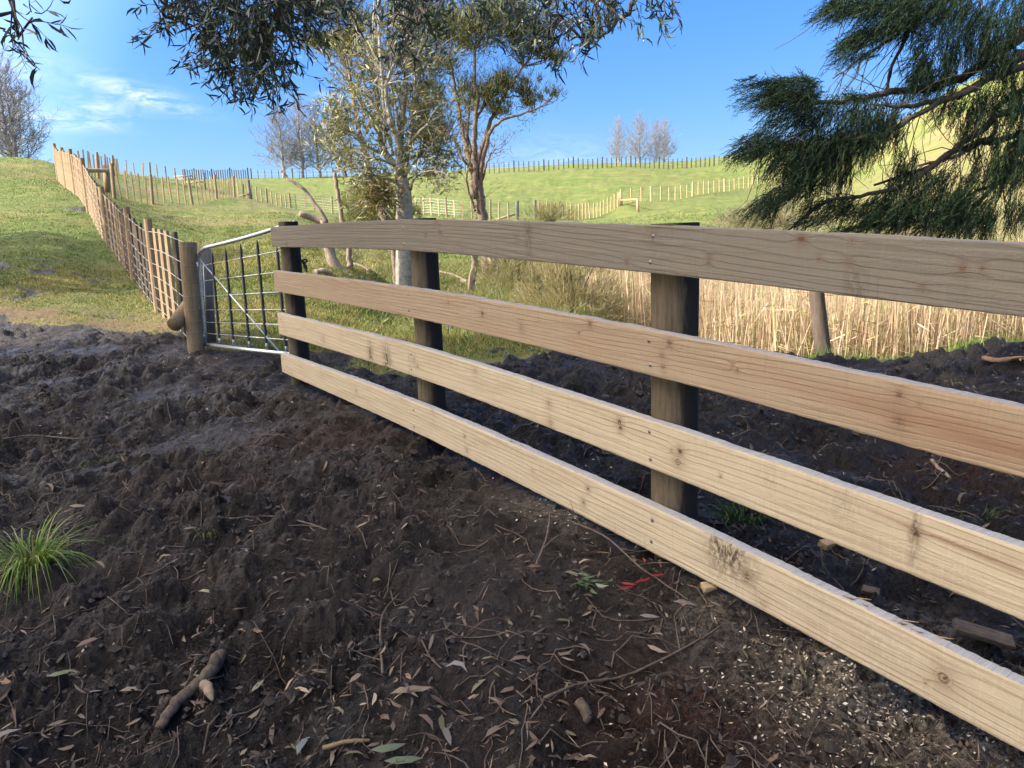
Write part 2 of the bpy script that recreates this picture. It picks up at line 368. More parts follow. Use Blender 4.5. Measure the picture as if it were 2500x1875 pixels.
def ground_mat():
    m, nt, b = mat('ground'); g = NG(nt); p = g.pos()
    mud = g.attr('mud'); dry = g.attr('dry'); pale = g.attr('pale'); red = g.attr('red')
    n0 = g.noise(1.3, p, 5); n1 = g.noise(9, p, 6, .65); n2 = g.noise(45, p, 6, .7); n3 = g.noise(170, p, 3, .7)
    # mud
    n4 = g.noise(4.2, p, 5, .65)
    mc = g.mix(g.ramp(g.math('ADD', g.math('MULTIPLY', n1, .5), g.math('MULTIPLY', n4, .5)), [(.42, 0.), (.60, 1.)]), (.0062, .0051, .0046), (.050, .036, .028))
    mc = g.mix(g.ramp(n0, [(.45, 0.), (.66, .5)]), mc, (.070, .052, .040))
    wt = g.attr('wet'); mc = g.mix(g.math('MULTIPLY', wt, .8), mc, (.009, .0075, .007))  # dark wet mud tone, conifer shade included behind the fence
    mc = g.mix(g.ramp(g.noise(.8, p, 4, .6), [(.48, 0.), (.66, .6)]), mc, (.014, .010, .0075))
    mc = g.mix(g.math('MULTIPLY', red, g.ramp(n2, [(.35, .1), (.65, .9)])), mc, (.09, .035, .018))
    pf = g.math('MULTIPLY', pale, g.ramp(n2, [(.41, 0.), (.60, .9)]))
    mc = g.mix(pf, mc, (.36, .31, .235))
    spk = g.math('MULTIPLY', g.ramp(n3, [(.735, 0.), (.76, 1.)]), .8)
    mc = g.mix(spk, mc, (.30, .24, .17))
    # grass
    a = g.noise(.5, p, 5, .6); c = g.noise(5, g.mapping(p, (1, 1.0, 3)), 6, .7)
    c5 = g.noise(28, p, 4, .7)
    gc = g.mix(g.ramp(c, [(.3, 0.), (.7, 1.)]), (.055, .10, .014), (.150, .205, .036))
    gc = g.mix(g.math('MULTIPLY', g.ramp(c5, [(.45, 0.), (.62, 1.)]), .45), gc, (.20, .22, .06))
    st = g.mix(c5, (.19, .155, .065), (.27, .22, .10))
    gc = g.mix(g.math('MULTIPLY', dry, g.ramp(g.math('ADD', a, g.math('MULTIPLY', c, .6)), [(.55, .15), (.85, 1.)])), gc, st)
    gc = g.mix(g.math('MULTIPLY', g.ramp(g.noise(.55, g.mapping(p, (1, 2.2, 1), (9, 2, 0)), 7, .72), [(.50, 0.), (.60, 1.)]), .55), gc, (.26, .24, .075))
    gc = g.mix(g.ramp(g.noise(.9, g.mapping(p, (1, 1, 1), (4, 4, 0)), 6, .7), [(.60, 0.), (.72, .55)]), gc, (.10, .075, .032))
    gc = g.mix(g.math('MULTIPLY', g.attr('earth'), g.ramp(c5, [(.3, .55), (.55, 1.)])), gc, g.mix(g.ramp(n2, [(.35, 0.), (.65, 1.)]), (.11, .068, .035), (.30, .205, .105)))
    wet = g.ramp(n0, [(.38, .18), (.62, .6)])
    mf = g.ramp(g.math('ADD', mud, g.math('MULTIPLY', g.math('SUBTRACT', n1, .5), .9)), [(.42, 0.), (.58, 1.)])
    g.l(g.mix(mf, gc, mc), b.inputs['Base Color'])
    r = g.math('ADD', g.math('MULTIPLY', mf, g.math('SUBTRACT', g.math('ADD', wet, g.math('MULTIPLY', n2, .25)), .95)), .95)
    g.l(r, b.inputs['Roughness']); b.inputs['Specular IOR Level'].default_value = .38
    h = g.math('ADD', g.math('MULTIPLY', n2, .8), g.math('MULTIPLY', n3, .25))
    h = g.math('ADD', h, g.math('MULTIPLY', n1, 1.2))
    g.l(g.bump(h, 1., .06), b.inputs['Normal'])
    return m
M_GROUND = ground_mat()
def build_ground():
    nr, nc = XX.shape
    V = np.stack([XX, YY, ZG], -1).reshape(-1, 3)
    i = np.arange(nr-1)[:, None]*nc; j = np.arange(nc-1)[None]
    Qd = np.stack([i+j, i+j+1, i+nc+j+1, i+nc+j], -1).reshape(-1, 4)
    mf = MUD.ravel()[Qd].mean(1)
    A = {'mud': MUD.ravel(), 'dry': DRY.ravel(), 'pale': PALE.ravel(), 'red': RED.ravel(), 'wet': WET_SHADE.ravel(), 'earth': EARTH.ravel()}
    isolated = (mf > .5) & (YY.ravel()[Qd[:, 0]] < edge.ravel()[Qd[:, 0]]+1.0)
    for nm, sel in (('mud', isolated), ('grass_field', ~isolated)):
        q = Qd[sel]; used = np.unique(q); mp = np.zeros(len(V), np.int64); mp[used] = np.arange(len(used))
        me = mesh_from(nm, V[used], mp[q], np.zeros((0, 3), np.int64), {k: a[used] for k, a in A.items()}, True)
        me.materials.append(M_GROUND); o = bpy.data.objects.new(nm, me); COL.objects.link(o); o['kind'] = 'structure'
    # the paddock behind the photographer, joined to the first row
    xs = np.linspace(-45, 45, 91); ys = np.linspace(-45, .76, 47); gx, gy = np.meshgrid(xs, ys)
    gz = -1.36 + .02*np.minimum(0, gx+3)*-1 - .05*np.clip((gy+2)/2.76, 0, 1)**2 - .01
    v = np.stack([gx, gy, gz], -1).reshape(-1, 3); n = len(xs); i = np.arange(len(ys)-1)[:, None]*n; j = np.arange(n-1)[None]
    q = np.stack([i+j, i+j+1, i+n+j+1, i+n+j], -1).reshape(-1, 4)
    me = mesh_from('ground', v, q, np.zeros((0, 3), np.int64), {'mud': np.full(len(v), .0), 'dry': np.full(len(v), .4)}, True)
    me.materials.append(M_GROUND); o = bpy.data.objects.new('ground', me); COL.objects.link(o); o['kind'] = 'structure'
build_ground()
# ------------------------------------------------------------------ camera, light
cd = bpy.data.cameras.new('camera'); cam = bpy.data.objects.new('camera', cd); COL.objects.link(cam); SC.camera = cam
cd.sensor_width = 36; cd.lens = F/2500*36; cd.clip_end = 2000; cd.clip_start = .05
import mathutils
Rm = mathutils.Matrix.Rotation(rad(90)-PITCH, 3, 'X') @ mathutils.Matrix.Rotation(ROLL, 3, 'Z')
cam.rotation_euler = Rm.to_euler()
SUN_EL = rad(33); to_sun = np.array([-.965, -.262, 0]); to_sun = nrm(to_sun)*math.cos(SUN_EL); to_sun[2] = math.sin(SUN_EL)
sd_ = bpy.data.lights.new('sun', 'SUN'); sun = bpy.data.objects.new('sun', sd_); COL.objects.link(sun)
sd_.energy = 3.3; sd_.angle = rad(.53); sd_.color = (1., .93, .82)
sun.rotation_euler = mathutils.Vector(tuple(to_sun)).to_track_quat('Z', 'Y').to_euler()
w = bpy.data.worlds.new('World'); SC.world = w; w.use_nodes = True; g = NG(w.node_tree); bg = w.node_tree.nodes['Background']
sk = g.n('ShaderNodeTexSky', sky_type='NISHITA'); sk.sun_disc = False; sk.sun_elevation = SUN_EL
sk.sun_rotation = math.atan2(to_sun[0], to_sun[1]); sk.air_density = 1.0; sk.dust_density = .6; sk.ozone_density = 1.3; sk.altitude = 50
tc = g.n('ShaderNodeTexCoord').outputs['Generated']
cm = None
for (px, py, a, b, ang, amp) in [(330, 228, .045, .011, .22, .65), (235, 272, .032, .013, .1, .5), (125, 297, .042, .008, .05, .5), (400, 250, .04, .006, .25, .3), (790, 243, .014, .008, .1, .4), (15, 170, .06, .02, -.1, .22), (1380, 405, .08, .03, .1, .2)]:
    c = nrm(ray(px, py)); e1 = nrm(np.cross(c, [0, 0, 1.])); e2 = np.cross(e1, c)
    f1 = e1*math.cos(ang) - e2*math.sin(ang); f2 = e1*math.sin(ang) + e2*math.cos(ang)
    d1 = g.n('ShaderNodeVectorMath', operation='DOT_PRODUCT'); g.l(tc, d1.inputs[0]); d1.inputs[1].default_value = tuple(f1/a)
    d2 = g.n('ShaderNodeVectorMath', operation='DOT_PRODUCT'); g.l(tc, d2.inputs[0]); d2.inputs[1].default_value = tuple(f2/b)
    d3 = g.n('ShaderNodeVectorMath', operation='DOT_PRODUCT'); g.l(tc, d3.inputs[0]); d3.inputs[1].default_value = tuple(c)
    r2 = g.math('ADD', g.math('MULTIPLY', d1.outputs['Value'], d1.outputs['Value']), g.math('MULTIPLY', d2.outputs['Value'], d2.outputs['Value']))
    e = g.math('MULTIPLY', g.math('POWER', 2.718, g.math('MULTIPLY', r2, -1.)), amp)
    e = g.math('MULTIPLY', e, g.math('GREATER_THAN', d3.outputs['Value'], 0.))
    cm = e if cm is None else g.math('ADD', cm, e)
nz = g.noise(26, g.mapping(tc, (1, 1, 3.0)), 6, .6, .8)
cm = g.math('MULTIPLY', cm, g.ramp(nz, [(.38, .05), (.66, 1.3)]), clamp=True)
skc = sk.outputs[0]
hs = g.n('ShaderNodeHueSaturation'); g.l(skc, hs.inputs['Color']); hs.inputs['Saturation'].default_value = 1.35
dsun = g.n('ShaderNodeVectorMath', operation='DOT_PRODUCT'); g.l(tc, dsun.inputs[0]); dsun.inputs[1].default_value = tuple(to_sun)
glow = g.ramp(g.math('MULTIPLY', g.math('ADD', dsun.outputs['Value'], 1.), .5), [(.2, .20), (.62, .245), (.80, .52), (1., 1.)])
glow = g.math('MULTIPLY', glow, 3.2)
sz = g.n('ShaderNodeSeparateXYZ'); g.l(tc, sz.inputs[0])
lowc = g.ramp(sz.outputs[2], [(.0, .60), (.30, 1.)])
gm = g.math('MULTIPLY', glow, lowc)
gcv = g.n('ShaderNodeCombineColor'); [g.l(gm, gcv.inputs[i]) for i in range(3)]
white = g.mix(g.ramp(g.math('MULTIPLY', g.math('ADD', dsun.outputs['Value'], 1.), .5), [(.62, 0.), (.80, .6), (1., .9)]), hs.outputs[0], (6.5, 6.0, 5.2))
tint = g.mix(g.ramp(g.math('MULTIPLY', g.math('ADD', dsun.outputs['Value'], 1.), .5), [(.60, 0.), (.80, 1.)]), (.62, .755, 1.08), (1.02, .955, .93))
skyc = g.mix(1., g.mix(1., white, gcv.outputs[0], 'MULTIPLY'), tint, 'MULTIPLY')
CLOUD = (3.6, 3.9, 4.4)
g.l(g.mix(cm, skyc, CLOUD), bg.inputs[0]); bg.inputs[1].default_value = .12
SC.view_settings.view_transform = 'Standard'; SC.view_settings.look = 'None'; SC.view_settings.exposure = 1.6; SC.view_settings.gamma = 1
SC.render.engine = 'CYCLES'; SC.cycles.max_bounces = 6; SC.cycles.transparent_max_bounces = 6
# ------------------------------------------------------------------ materials for timber
def rail_mat(name, tone, grain, top, warm):
    m, nt, b = mat(name); g = NG(nt)
    phi = g.attr('phi'); kn = g.attr('knot'); st = g.attr('stain'); ru = g.attr('lu'); rv = g.attr('lv'); tp = g.attr('top'); rd = g.attr('red')
    cv = g.n('ShaderNodeCombineXYZ'); g.set(cv, '0', ru); g.set(cv, '1', rv); vec = cv.outputs[0]
    f = g.math('FRACT', phi)
    ring = g.ramp(f, [(0., 0.), (.55, .25), (.86, 1.), (.97, .15), (1., 0.)])
    blot = g.noise(3.2, g.mapping(vec, (1, 4, 1)), 4)
    fib = g.noise(60, g.mapping(vec, (.12, 2.2, 1)), 5, .7)
    saw = g.noise(140, g.mapping(vec, (1., .06, 1)), 3, .7)
    fine = g.noise(420, vec, 2)
    c = g.mix(g.math('MULTIPLY', ring, g.math('MULTIPLY', g.ramp(blot, [(.32, .2), (.68, 1.)]), .60)), tone, grain)
    c = g.mix(g.ramp(fib, [(.35, 0.), (.75, .45)]), c, tuple(x*.72 for x in tone))
    c = g.mix(g.ramp(blot, [(.5, 0.), (.75, .5)]), c, tuple(x*.82 for x in warm))
    c = g.mix(g.ramp(saw, [(.52, 0.), (.75, .3)]), c, tuple(min(1, x*1.22) for x in tone))
    c = g.mix(g.math('MULTIPLY', rd, g.ramp(g.noise(14, g.mapping(vec, (.25, 2, 1)), 4), [(.3, .45), (.7, 1.)])), c, (.235, .125, .075))
    c = g.mix(g.math('MULTIPLY', kn, 1.9, clamp=True), c, (.115, .058, .034))
    sm = g.math('MULTIPLY', st, g.ramp(g.noise(70, g.mapping(vec, (1, .5, 1)), 5, .75), [(.40, 0.), (.56, 1.)]))
    c = g.mix(sm, c, (.05, .034, .026))
    speck = g.ramp(g.noise(210, vec, 2, .6), [(.70, 0.), (.74, .6)])
    c = g.mix(g.math('MULTIPLY', speck, g.ramp(blot, [(.4, 0.), (.6, 1.)])), c, (.12, .08, .05))
    chk = g.ramp(g.noise(22, g.mapping(vec, (.10, 1.6, 1), (3, 1, 0)), 5, .8), [(.68, 0.), (.72, .8)])
    c = g.mix(chk, c, tuple(x*.35 for x in grain))
    vm = g.ramp(g.noise(40, g.mapping(vec, (1., .10, 1), (1, 7, 0)), 2, .6), [(.64, 0.), (.72, .28)])
    c = g.mix(vm, c, tuple(x*.6 for x in tone))
    c = g.mix(tp, c, g.mix(g.ramp(fine, [(.4, 0.), (.65, 1.)]), top, tuple(min(1, x*1.25) for x in top)))
    g.l(c, b.inputs['Base Color']); b.inputs['Roughness'].default_value = .85; b.inputs['Specular IOR Level'].default_value = .2
    # band-saw fuzz stands up in a wavy belt along the board
    fz = g.noise(230, g.mapping(vec, (.35, 1., 1)), 3, .7, .4)
    belt = g.ramp(g.noise(2.2, g.mapping(vec, (.8, 14, 1)), 2), [(.5, .15), (.62, 1.)])
    h = g.math('ADD', g.math('MULTIPLY', g.math('MULTIPLY', fz, belt), 1.1), g.math('MULTIPLY', ring, -.4))
    h = g.math('ADD', h, g.math('MULTIPLY', fib, .5)); h = g.math('ADD', h, g.math('MULTIPLY', saw, .4))
    h = g.math('ADD', h, g.math('MULTIPLY', g.math('MULTIPLY', tp, fine), 3.))
    g.l(g.bump(h, .65, .0035), b.inputs['Normal'])
    return m
def metal_mat(name, col, rough=.45, metallic=.9, n=40):
    m, nt, b = mat(name); g = NG(nt); oc = g.objc(); nn = g.noise(n, oc, 4, .6)
    g.l(g.mix(g.ramp(nn, [(.35, 0.), (.65, 1.)]), col, tuple(x*.7 for x in col)), b.inputs['Base Color'])
    b.inputs['Metallic'].default_value = metallic; g.l(g.math('ADD', g.math('MULTIPLY', nn, .3), rough-.15), b.inputs['Roughness'])
    return m
def plain(name, col, col2=None, scale=10, rough=.8, bumpd=0.):
    m, nt, b = mat(name); g = NG(nt); nn = g.noise(scale, g.objc(), 5, .65)
    g.l(g.mix(g.ramp(nn, [(.35, 0.), (.68, 1.)]), col, col2 or tuple(x*.6 for x in col)), b.inputs['Base Color'])
    b.inputs['Roughness'].default_value = rough
    if bumpd: g.l(g.bump(nn, .8, bumpd), b.inputs['Normal'])
    return m
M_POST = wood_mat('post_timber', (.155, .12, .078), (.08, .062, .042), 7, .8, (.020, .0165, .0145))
M_GATEPOST = wood_mat('gate_post_timber', (.29, .21, .12), (.17, .125, .08), 7)
M_BAT = wood_mat('batten_timber', (.50, .36, .20), (.36, .24, .13), 6)
M_BATN = wood_mat('weathered_batten', (.41, .30, .18), (.28, .20, .125), 6)
M_BATD = wood_mat('dark_batten_timber', (.15, .115, .085), (.085, .065, .05), 6)
M_HPOST = wood_mat('hill_post_timber', (.34, .24, .14), (.22, .155, .095), 6)
M_GREYPOST = wood_mat('grey_post_timber', (.20, .185, .16), (.12, .11, .095), 6)
M_SKYBAT = wood_mat('skyline_batten_timber', (.10, .085, .07), (.06, .05, .045), 6)
M_GALV = metal_mat('galvanised_steel', (.62, .66, .70), .38, .75)
M_WIRE = metal_mat('fence_wire', (.70, .70, .70), .45, .5)
M_TIE = metal_mat('dull_wire', (.34, .30, .25), .6, .4)
M_BLACK = plain('black_dropper', (.018, .02, .022), (.03, .03, .03), 20, .5)
M_NAIL = metal_mat('nail_steel', (.25, .25, .26), .5, .8)
# ------------------------------------------------------------------ post and rail fence
SY = [7.0, 5.7, 3.9, 2.5, 1.6, 1.05]
EDG = {1: [(662,555,602),(669,660.5,711),(679,765,815),(687,863,907)], 2: [(985,537,612),(997,702,774),(1004,843,917),(1010,980,1056)],
       3: [(1586,549.7,667),(1585,806,915.5),(1586,1027,1144),(1590,1236,1350)], 4: [(2500,590.5,775.5),(2500,998,1168),(2500,1343,1515),(2500,1683,1835)]}
def rail_line(k):
    top = []; bot = []
    for s in (1, 2, 3, 4):
        x, t, b = EDG[s][k]; top.append(P(x, t, SY[s])); bot.append(P(x, b, SY[s]))
    # average out to one board width and one straight-ish plan line
    w = np.mean([a[2]-b[2] for a, b in zip(top, bot)])
    mid = [(a+b)/2 for a, b in zip(top, bot)]
    end = mid[-1] + (mid[-1]-mid[-2])*1.9; mid.append(end)
    return np.array(mid), .55*np.array([a[2]-b[2] for a, b in zip(top, bot)]+[w]) + .45*w
fence = thing('post_and_rail_fence', 'new timber fence with four broad sawn boards nailed to dark round posts, crossing the mud', 'fence', (.454, 2.5, -1.25))
RT = [((.195, .172, .142), (.082, .068, .053), (.22, .21, .19), (.27, .225, .17)),
      ((.365, .28, .19), (.18, .115, .07), (.34, .32, .29), (.42, .26, .155)),
      ((.52, .43, .30), (.28, .20, .125), (.40, .38, .34), (.46, .35, .225)),
      ((.52, .43, .30), (.28, .20, .125), (.40, .38, .34), (.45, .345, .225))]
# knots in pixels of the photograph: x, y, size m, strength
KN = [[(1957,583,.011,1.),(1530,640,.008,.9),(1730,635,.008,.9),(1592,575,.007,.6),(1040,573,.008,.7),(1074,567,.010,.7),(1079,573,.006,.7),(1065,540,.016,.35),(1260,580,.010,.35),(2080,590,.007,.6),(2070,640,.008,.6),(2000,632,.006,.6),(2350,655,.013,.6),(2400,655,.01,.5),(700,595,.015,.5),(2250,700,.01,.4)],
      [(1177,765,.011,.8),(1272,800,.016,.45),(1440,790,.012,.7),(1634,837,.011,.8),(1616,868,.009,.7),(1620,895,.010,.6),(2195,1029,.017,.55),(2195,963,.013,.6),(1095,737,.006,.5),(1414,813,.005,.8),(1788,892,.006,.7),(1800,905,.006,.7),(2245,985,.006,.5)],
      [(1010,878,.022,.35),(1019,895,.01,.5),(1340,985,.016,.5),(1345,1032,.018,.45),(1513,1030,.012,.8),(1515,1045,.012,.8),(1660,1102,.012,.9),(1655,1128,.020,.6),(1760,1163,.004,.9),(2235,1305,.011,.8),(1160,905,.02,.3),(790,830,.02,.3),(1640,1100,.006,.6)],
      [(1436,1193,.012,.6),(1425,1227,.014,.6),(1300,1150,.009,.4),(1825,1407,.017,.8),(1820,1405,.006,1),(2305,1655,.026,.65),(2308,1658,.008,.9),(1592,1270,.005,.9),(1135,1065,.01,.5),(1140,1100,.013,.5),(1055,1000,.022,.3),(2258,1668,.006,.5),(870,955,.012,.4),(1865,1475,.02,.3)]]
STN = [[(1290,575,.022,.6),(1600,548,.05,.3),(2085,720,.03,.5)], [(1240,640,.03,.4)], [(905,868,.035,.95),(945,880,.05,1.),(1000,893,.012,.3),(2060,1230,.05,.2),(2232,1302,.012,.8),(1880,1175,.05,.12)], [(1760,1340,.05,1.),(1790,1350,.05,1.),(1840,1390,.03,.3),(2150,1580,.09,.15),(2000,1460,.07,.12)]]
REDS = [[], [(2320,1050,.40,.045,1.),(2050,985,.3,.03,.45),(1550,830,.5,.05,.25)], [(2330,1330,.25,.008,.8)], []]
plan = []
def board(k):
    mid, wid = rail_line(k); path = smooth_path(mid, 10); ww = smooth_path(np.stack([wid, wid, wid], 1), 10)[:, 0]
    seg = np.concatenate([[0], np.cumsum(np.linalg.norm(np.diff(path, axis=0), axis=1))]); Lt = seg[-1]
    n = int(Lt/.0045); s = np.linspace(0, Lt, n); C = np.stack([np.interp(s, seg, path[:, i]) for i in range(3)], 1); Wd = np.interp(s, seg, ww)
    T = np.gradient(C, axis=0); T[:, 2] = 0; T = nrm(T); N = np.stack([-T[:, 1], T[:, 0], 0*s], 1)   # N must face away from the camera
    if np.dot(N[n//2], C[n//2]) < 0: N = -N
    plan.append((C, T, N, s, Wd))
    nv = 40; th = .046
    rough = (vnoise(s*9+k*40, s*0+k)-.5)*.003 + (vnoise(s*60+k*40, s*0+k)-.5)*.0015
    sp = (vnoise(s*30+5*k, s*0+3)-.5)*.0016
    vv = np.linspace(0, 1, nv)
    rows = []; lu = []; lv = []; tp = []
    def ring(off, vfrac, t):
        z = (vfrac-.5)*Wd + np.where(vfrac > .99, rough + np.where(vnoise(s*1.3+k*7, s*0) > .72, np.abs(vnoise(s*45, s*0+k)-.5)*.006, 0), 0) + (sp if vfrac < .01 else 0)
        p = C + N*off[:, None] if hasattr(off, 'shape') else C + N*off
        p = p.copy(); p[:, 2] += z; rows.append(p); lu.append(s + k*10.); lv.append(z + .0*s); tp.append(np.full(n, t))
    rr = .0025
    for a in vv: ring(rr if a in (0., 1.) else 0., a, 0.)
    ring(.006, 1.0, 1.); ring(th*.5, 1.0, 1.); ring(th-.004, 1.0, 1.)
    ring(th, .98, 0.); ring(th, .02, 0.); ring(th-.003, 0.0, 0.); ring(rr, .0, 0.)
    R = np.stack(rows, 1); m = R.shape[1]; V = R.reshape(-1, 3)
    i = np.arange(n-1)[:, None]*m; j = np.arange(m-1)[None]
    q = np.stack([i+j, i+m+j, i+m+j+1, i+j+1], -1).reshape(-1, 4)
    mb = MB(); mb.add(V, q)
    LU = np.stack(lu, 1).ravel(); LV = np.stack(lv, 1).ravel(); TP = np.stack(tp, 1).ravel()
    # ends
    ne = []
    for e, row in ((0, R[0]), (1, R[-1])):
        cc = row.mean(0); b0 = mb.n; mb.add(np.concatenate([row, [cc]]), None, [[m, jj, jj+1] if e == 0 else [m, jj+1, jj] for jj in range(m-1)])
        ne.append(m+1)
        LU = np.concatenate([LU, np.full(m+1, (0 if e == 0 else Lt)+k*10)]); LV = np.concatenate([LV, np.append(LV[:m], 0)]); TP = np.concatenate([TP, np.zeros(m+1)])
    # ring field with knots
    x = LU; y = LV
    phi = (y*[34, 46, 40, 38][k] + (fbm(x*.4+3*k, y*4+k, 2)-.5)*[5, 6.5, 5, 5.5][k] + (fbm(x*3+k, y*25, 2)-.5)*.35)
    cent = .02*np.sin(x*.8+k) ; phi = np.abs(phi - cent*30 + [2.2, 1.0, 1.6, 2.0][k])*[1.5, 1.3, 1.2, 1.2][k] + 1
    kn = np.zeros_like(x); st = np.zeros_like(x); rd = np.zeros_like(x)
    def local(px, py):
        r = ray(px, py); d = C[:, 0]/C[:, 1] - r[0]/r[1]; q_ = np.argmin(np.abs(d)); return s[q_]+k*10, r[2]/r[1]*C[q_, 1]-C[q_, 2]
    for px, py, sz, am in KN[k]:
        ku, kv = local(px, py); r = np.hypot((x-ku)/1.0, (y-kv)/1.0)/sz
        phi += np.tanh((y-kv)/(sz*.5))*.8*np.exp(-((y-kv)/(sz*2.2))**2)*np.exp(-((x-ku)/(sz*3))**2)*am
        core = np.clip(1.25-r, 0, 1)*am*(.55+.45*np.cos(r*14))
        kn = np.maximum(kn, np.clip(core, 0, 1)); kn = np.maximum(kn, am*.30*np.exp(-(r/1.8)**2))
    for px, py, sz, am in STN[k]:
        ku, kv = local(px, py); st = np.maximum(st, am*np.exp(-(((x-ku)/sz)**2+((y-kv)/.075)**2)))
    for px, py, sx, sy, am in REDS[k]:
        ku, kv = local(px, py); rd = np.maximum(rd, am*np.exp(-(((x-ku)/sx)**2+((y-kv+.06*(x-ku))/sy)**2)))
    M = rail_mat('sawn_board_%d' % k, *RT[k])
    o = obj('rail', mb, M, fence, smooth=True, attrs={'lu': LU, 'lv': LV, 'top': TP, 'phi': phi, 'knot': kn, 'stain': st, 'red': rd})
    try:
        o.data.set_sharp_from_angle(angle=rad(35))
    except Exception: pass
    lab = ['weathered grey top board', 'brown second board with a long reddish heartwood stain', 'pale third board with bark stains near the gate end', 'pale bottom board with a dark muddy smear and round knots'][k]
    o['label'] = lab
    # nails
    for (px, py) in NL[k]:
        u_, v_ = local(px, py); q_ = np.argmin(np.abs(s+k*10-u_)); p = C[q_].copy(); p[2] += v_
        nb = MB(); nn = -N[q_]; tube(nb, [p-nn*.002, p+nn*.0012], [.0078, .0066], 10)
        obj('nail', nb, M_NAIL, o)
NL = [[(1594,576),(1586,640),(984,556),(986,595),(665,560),(668,592)], [(1584,832),(1586,891),(996,719),(998,758),(676,675),(680,700)],
      [(1585,1054),(1588,1121),(1004,865),(1005,902),(685,780)], [(1592,1270),(1589,1322),(1010,1001),(1011,1042),(692,876),(694,903)]]
for k in range(4): board(k)
# a mark pushed in behind the boards: posts
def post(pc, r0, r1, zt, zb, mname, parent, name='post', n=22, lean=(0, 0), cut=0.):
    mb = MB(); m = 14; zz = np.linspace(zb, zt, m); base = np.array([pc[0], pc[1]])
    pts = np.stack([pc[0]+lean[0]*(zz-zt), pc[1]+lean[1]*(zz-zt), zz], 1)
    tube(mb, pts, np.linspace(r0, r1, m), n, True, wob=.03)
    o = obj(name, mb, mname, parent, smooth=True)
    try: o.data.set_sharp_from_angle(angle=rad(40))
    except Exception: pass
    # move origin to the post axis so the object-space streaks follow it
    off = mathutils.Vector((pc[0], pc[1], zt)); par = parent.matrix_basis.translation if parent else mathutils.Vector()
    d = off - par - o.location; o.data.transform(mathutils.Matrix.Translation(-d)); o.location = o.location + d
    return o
def behind(px, Y, r, off=.046):
    """axis of a post of radius r standing right behind the boards at image column px"""
    C, T, N, s, Wd = plan[0]; u = ray(px, 700)[0]/ray(px, 700)[1]
    B = C + N*(off+r); return B[np.argmin(np.abs(B[:, 0]/B[:, 1]-u))]
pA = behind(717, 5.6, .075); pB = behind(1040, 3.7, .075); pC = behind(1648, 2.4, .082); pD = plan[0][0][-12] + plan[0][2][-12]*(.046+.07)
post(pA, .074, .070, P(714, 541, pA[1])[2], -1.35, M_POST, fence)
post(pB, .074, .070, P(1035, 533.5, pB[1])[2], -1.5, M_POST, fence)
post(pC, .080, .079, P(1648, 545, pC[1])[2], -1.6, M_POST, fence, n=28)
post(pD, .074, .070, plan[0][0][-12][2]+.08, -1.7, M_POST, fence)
# black latch strap hanging on the end post
mb = MB(); cx = P(742, 640, pA[1])
for a in ([(735, 637), (745, 633), (750, 636), (746, 640), (736, 639)], [(738, 638), (743, 648), (750, 664)], [(740, 637), (748, 650), (746, 655), (740, 648)]):
    tube(mb, smooth_path([P(x, y, pA[1]-.02) for x, y in a], 3), .007, 5)
obj('latch', mb, M_BLACK, fence)
# splinters torn up along the top arris of the lower boards
def splinters():
    for k, xs in ((3, (1240, 1265, 2060, 2100, 2190, 2240)), (1, (1870,))):
        C, T, N, s, Wd = plan[k]; mb = MB()
        for px in xs:
            r = ray(px, 1200); q_ = np.argmin(np.abs(C[:, 0]/C[:, 1]-r[0]/r[1])); p = C[q_]+np.array([0, 0, Wd[q_]/2*(1 if k == 3 else -1)])+N[q_]*.015
            L = rng.uniform(.02, .05); d = T[q_]*(1 if k == 3 else 1); 
            mb = MB(); v = np.array([p-d*.01, p-d*.01+N[q_]*.006, p+d*L+np.array([0, 0, .004]), p+d*L*.6+np.array([0, 0, -.003])])
            mb.add(v, None, [[0, 1, 2], [0, 2, 3], [1, 3, 2], [0, 3, 1]], (.6, .5, .35)); obj('splinter', mb, M_BAT, fence)
splinters()
# ------------------------------------------------------------------ gate
GL = P(492, 605, 6.95); GR = P(702, 556, 5.86)
def gp(px, py):   # point on the gate plane
    d = np.array([GR[0]-GL[0], GR[1]-GL[1]]); n = np.array([-d[1], d[0]]); r = ray(px, py)
    t = (n@GL[:2])/(n@r[:2]); return r*t
gate = thing('metal_gate', 'small galvanised mesh gate with black upright droppers hanging between two round posts', 'gate', gp(500, 842))
mb = MB(); pth = [gp(738, 868), gp(600, 853), gp(502, 841)]
fr = [gp(720, 543.5), gp(600, 580), gp(510, 603), gp(496, 609), gp(488.5, 619), gp(486, 640), gp(491, 720), gp(502, 841)]
tube(mb, smooth_path(fr, 5), .0165, 10); tube(mb, pth, .0165, 10)
tube(mb, [gp(720, 543.5), gp(738, 870)], .0165, 8)
obj('frame', mb, M_GALV, gate)
for a, b in [((491,649),(681,613)),((491,686.5),(677,664.5)),((494,724),(680,713)),((497,757),(690,756)),((500,786.5),(700,793)),((502,813.6),(706,830))]:
    mb = MB(); a2 = gp(*a); b2 = gp(*b); tube(mb, [a2, b2+(b2-a2)*.05], .0042, 6); obj('mesh_rod', mb, M_GALV, gate)
mb = MB(); tube(mb, [gp(485.5, 631), gp(680, 856)], .0062, 6); obj('diagonal_brace', mb, M_GALV, gate)
mb = MB(); tube(mb, [gp(496, 642), gp(505, 835)], .0042, 6); obj('inner_rod', mb, M_GALV, gate)
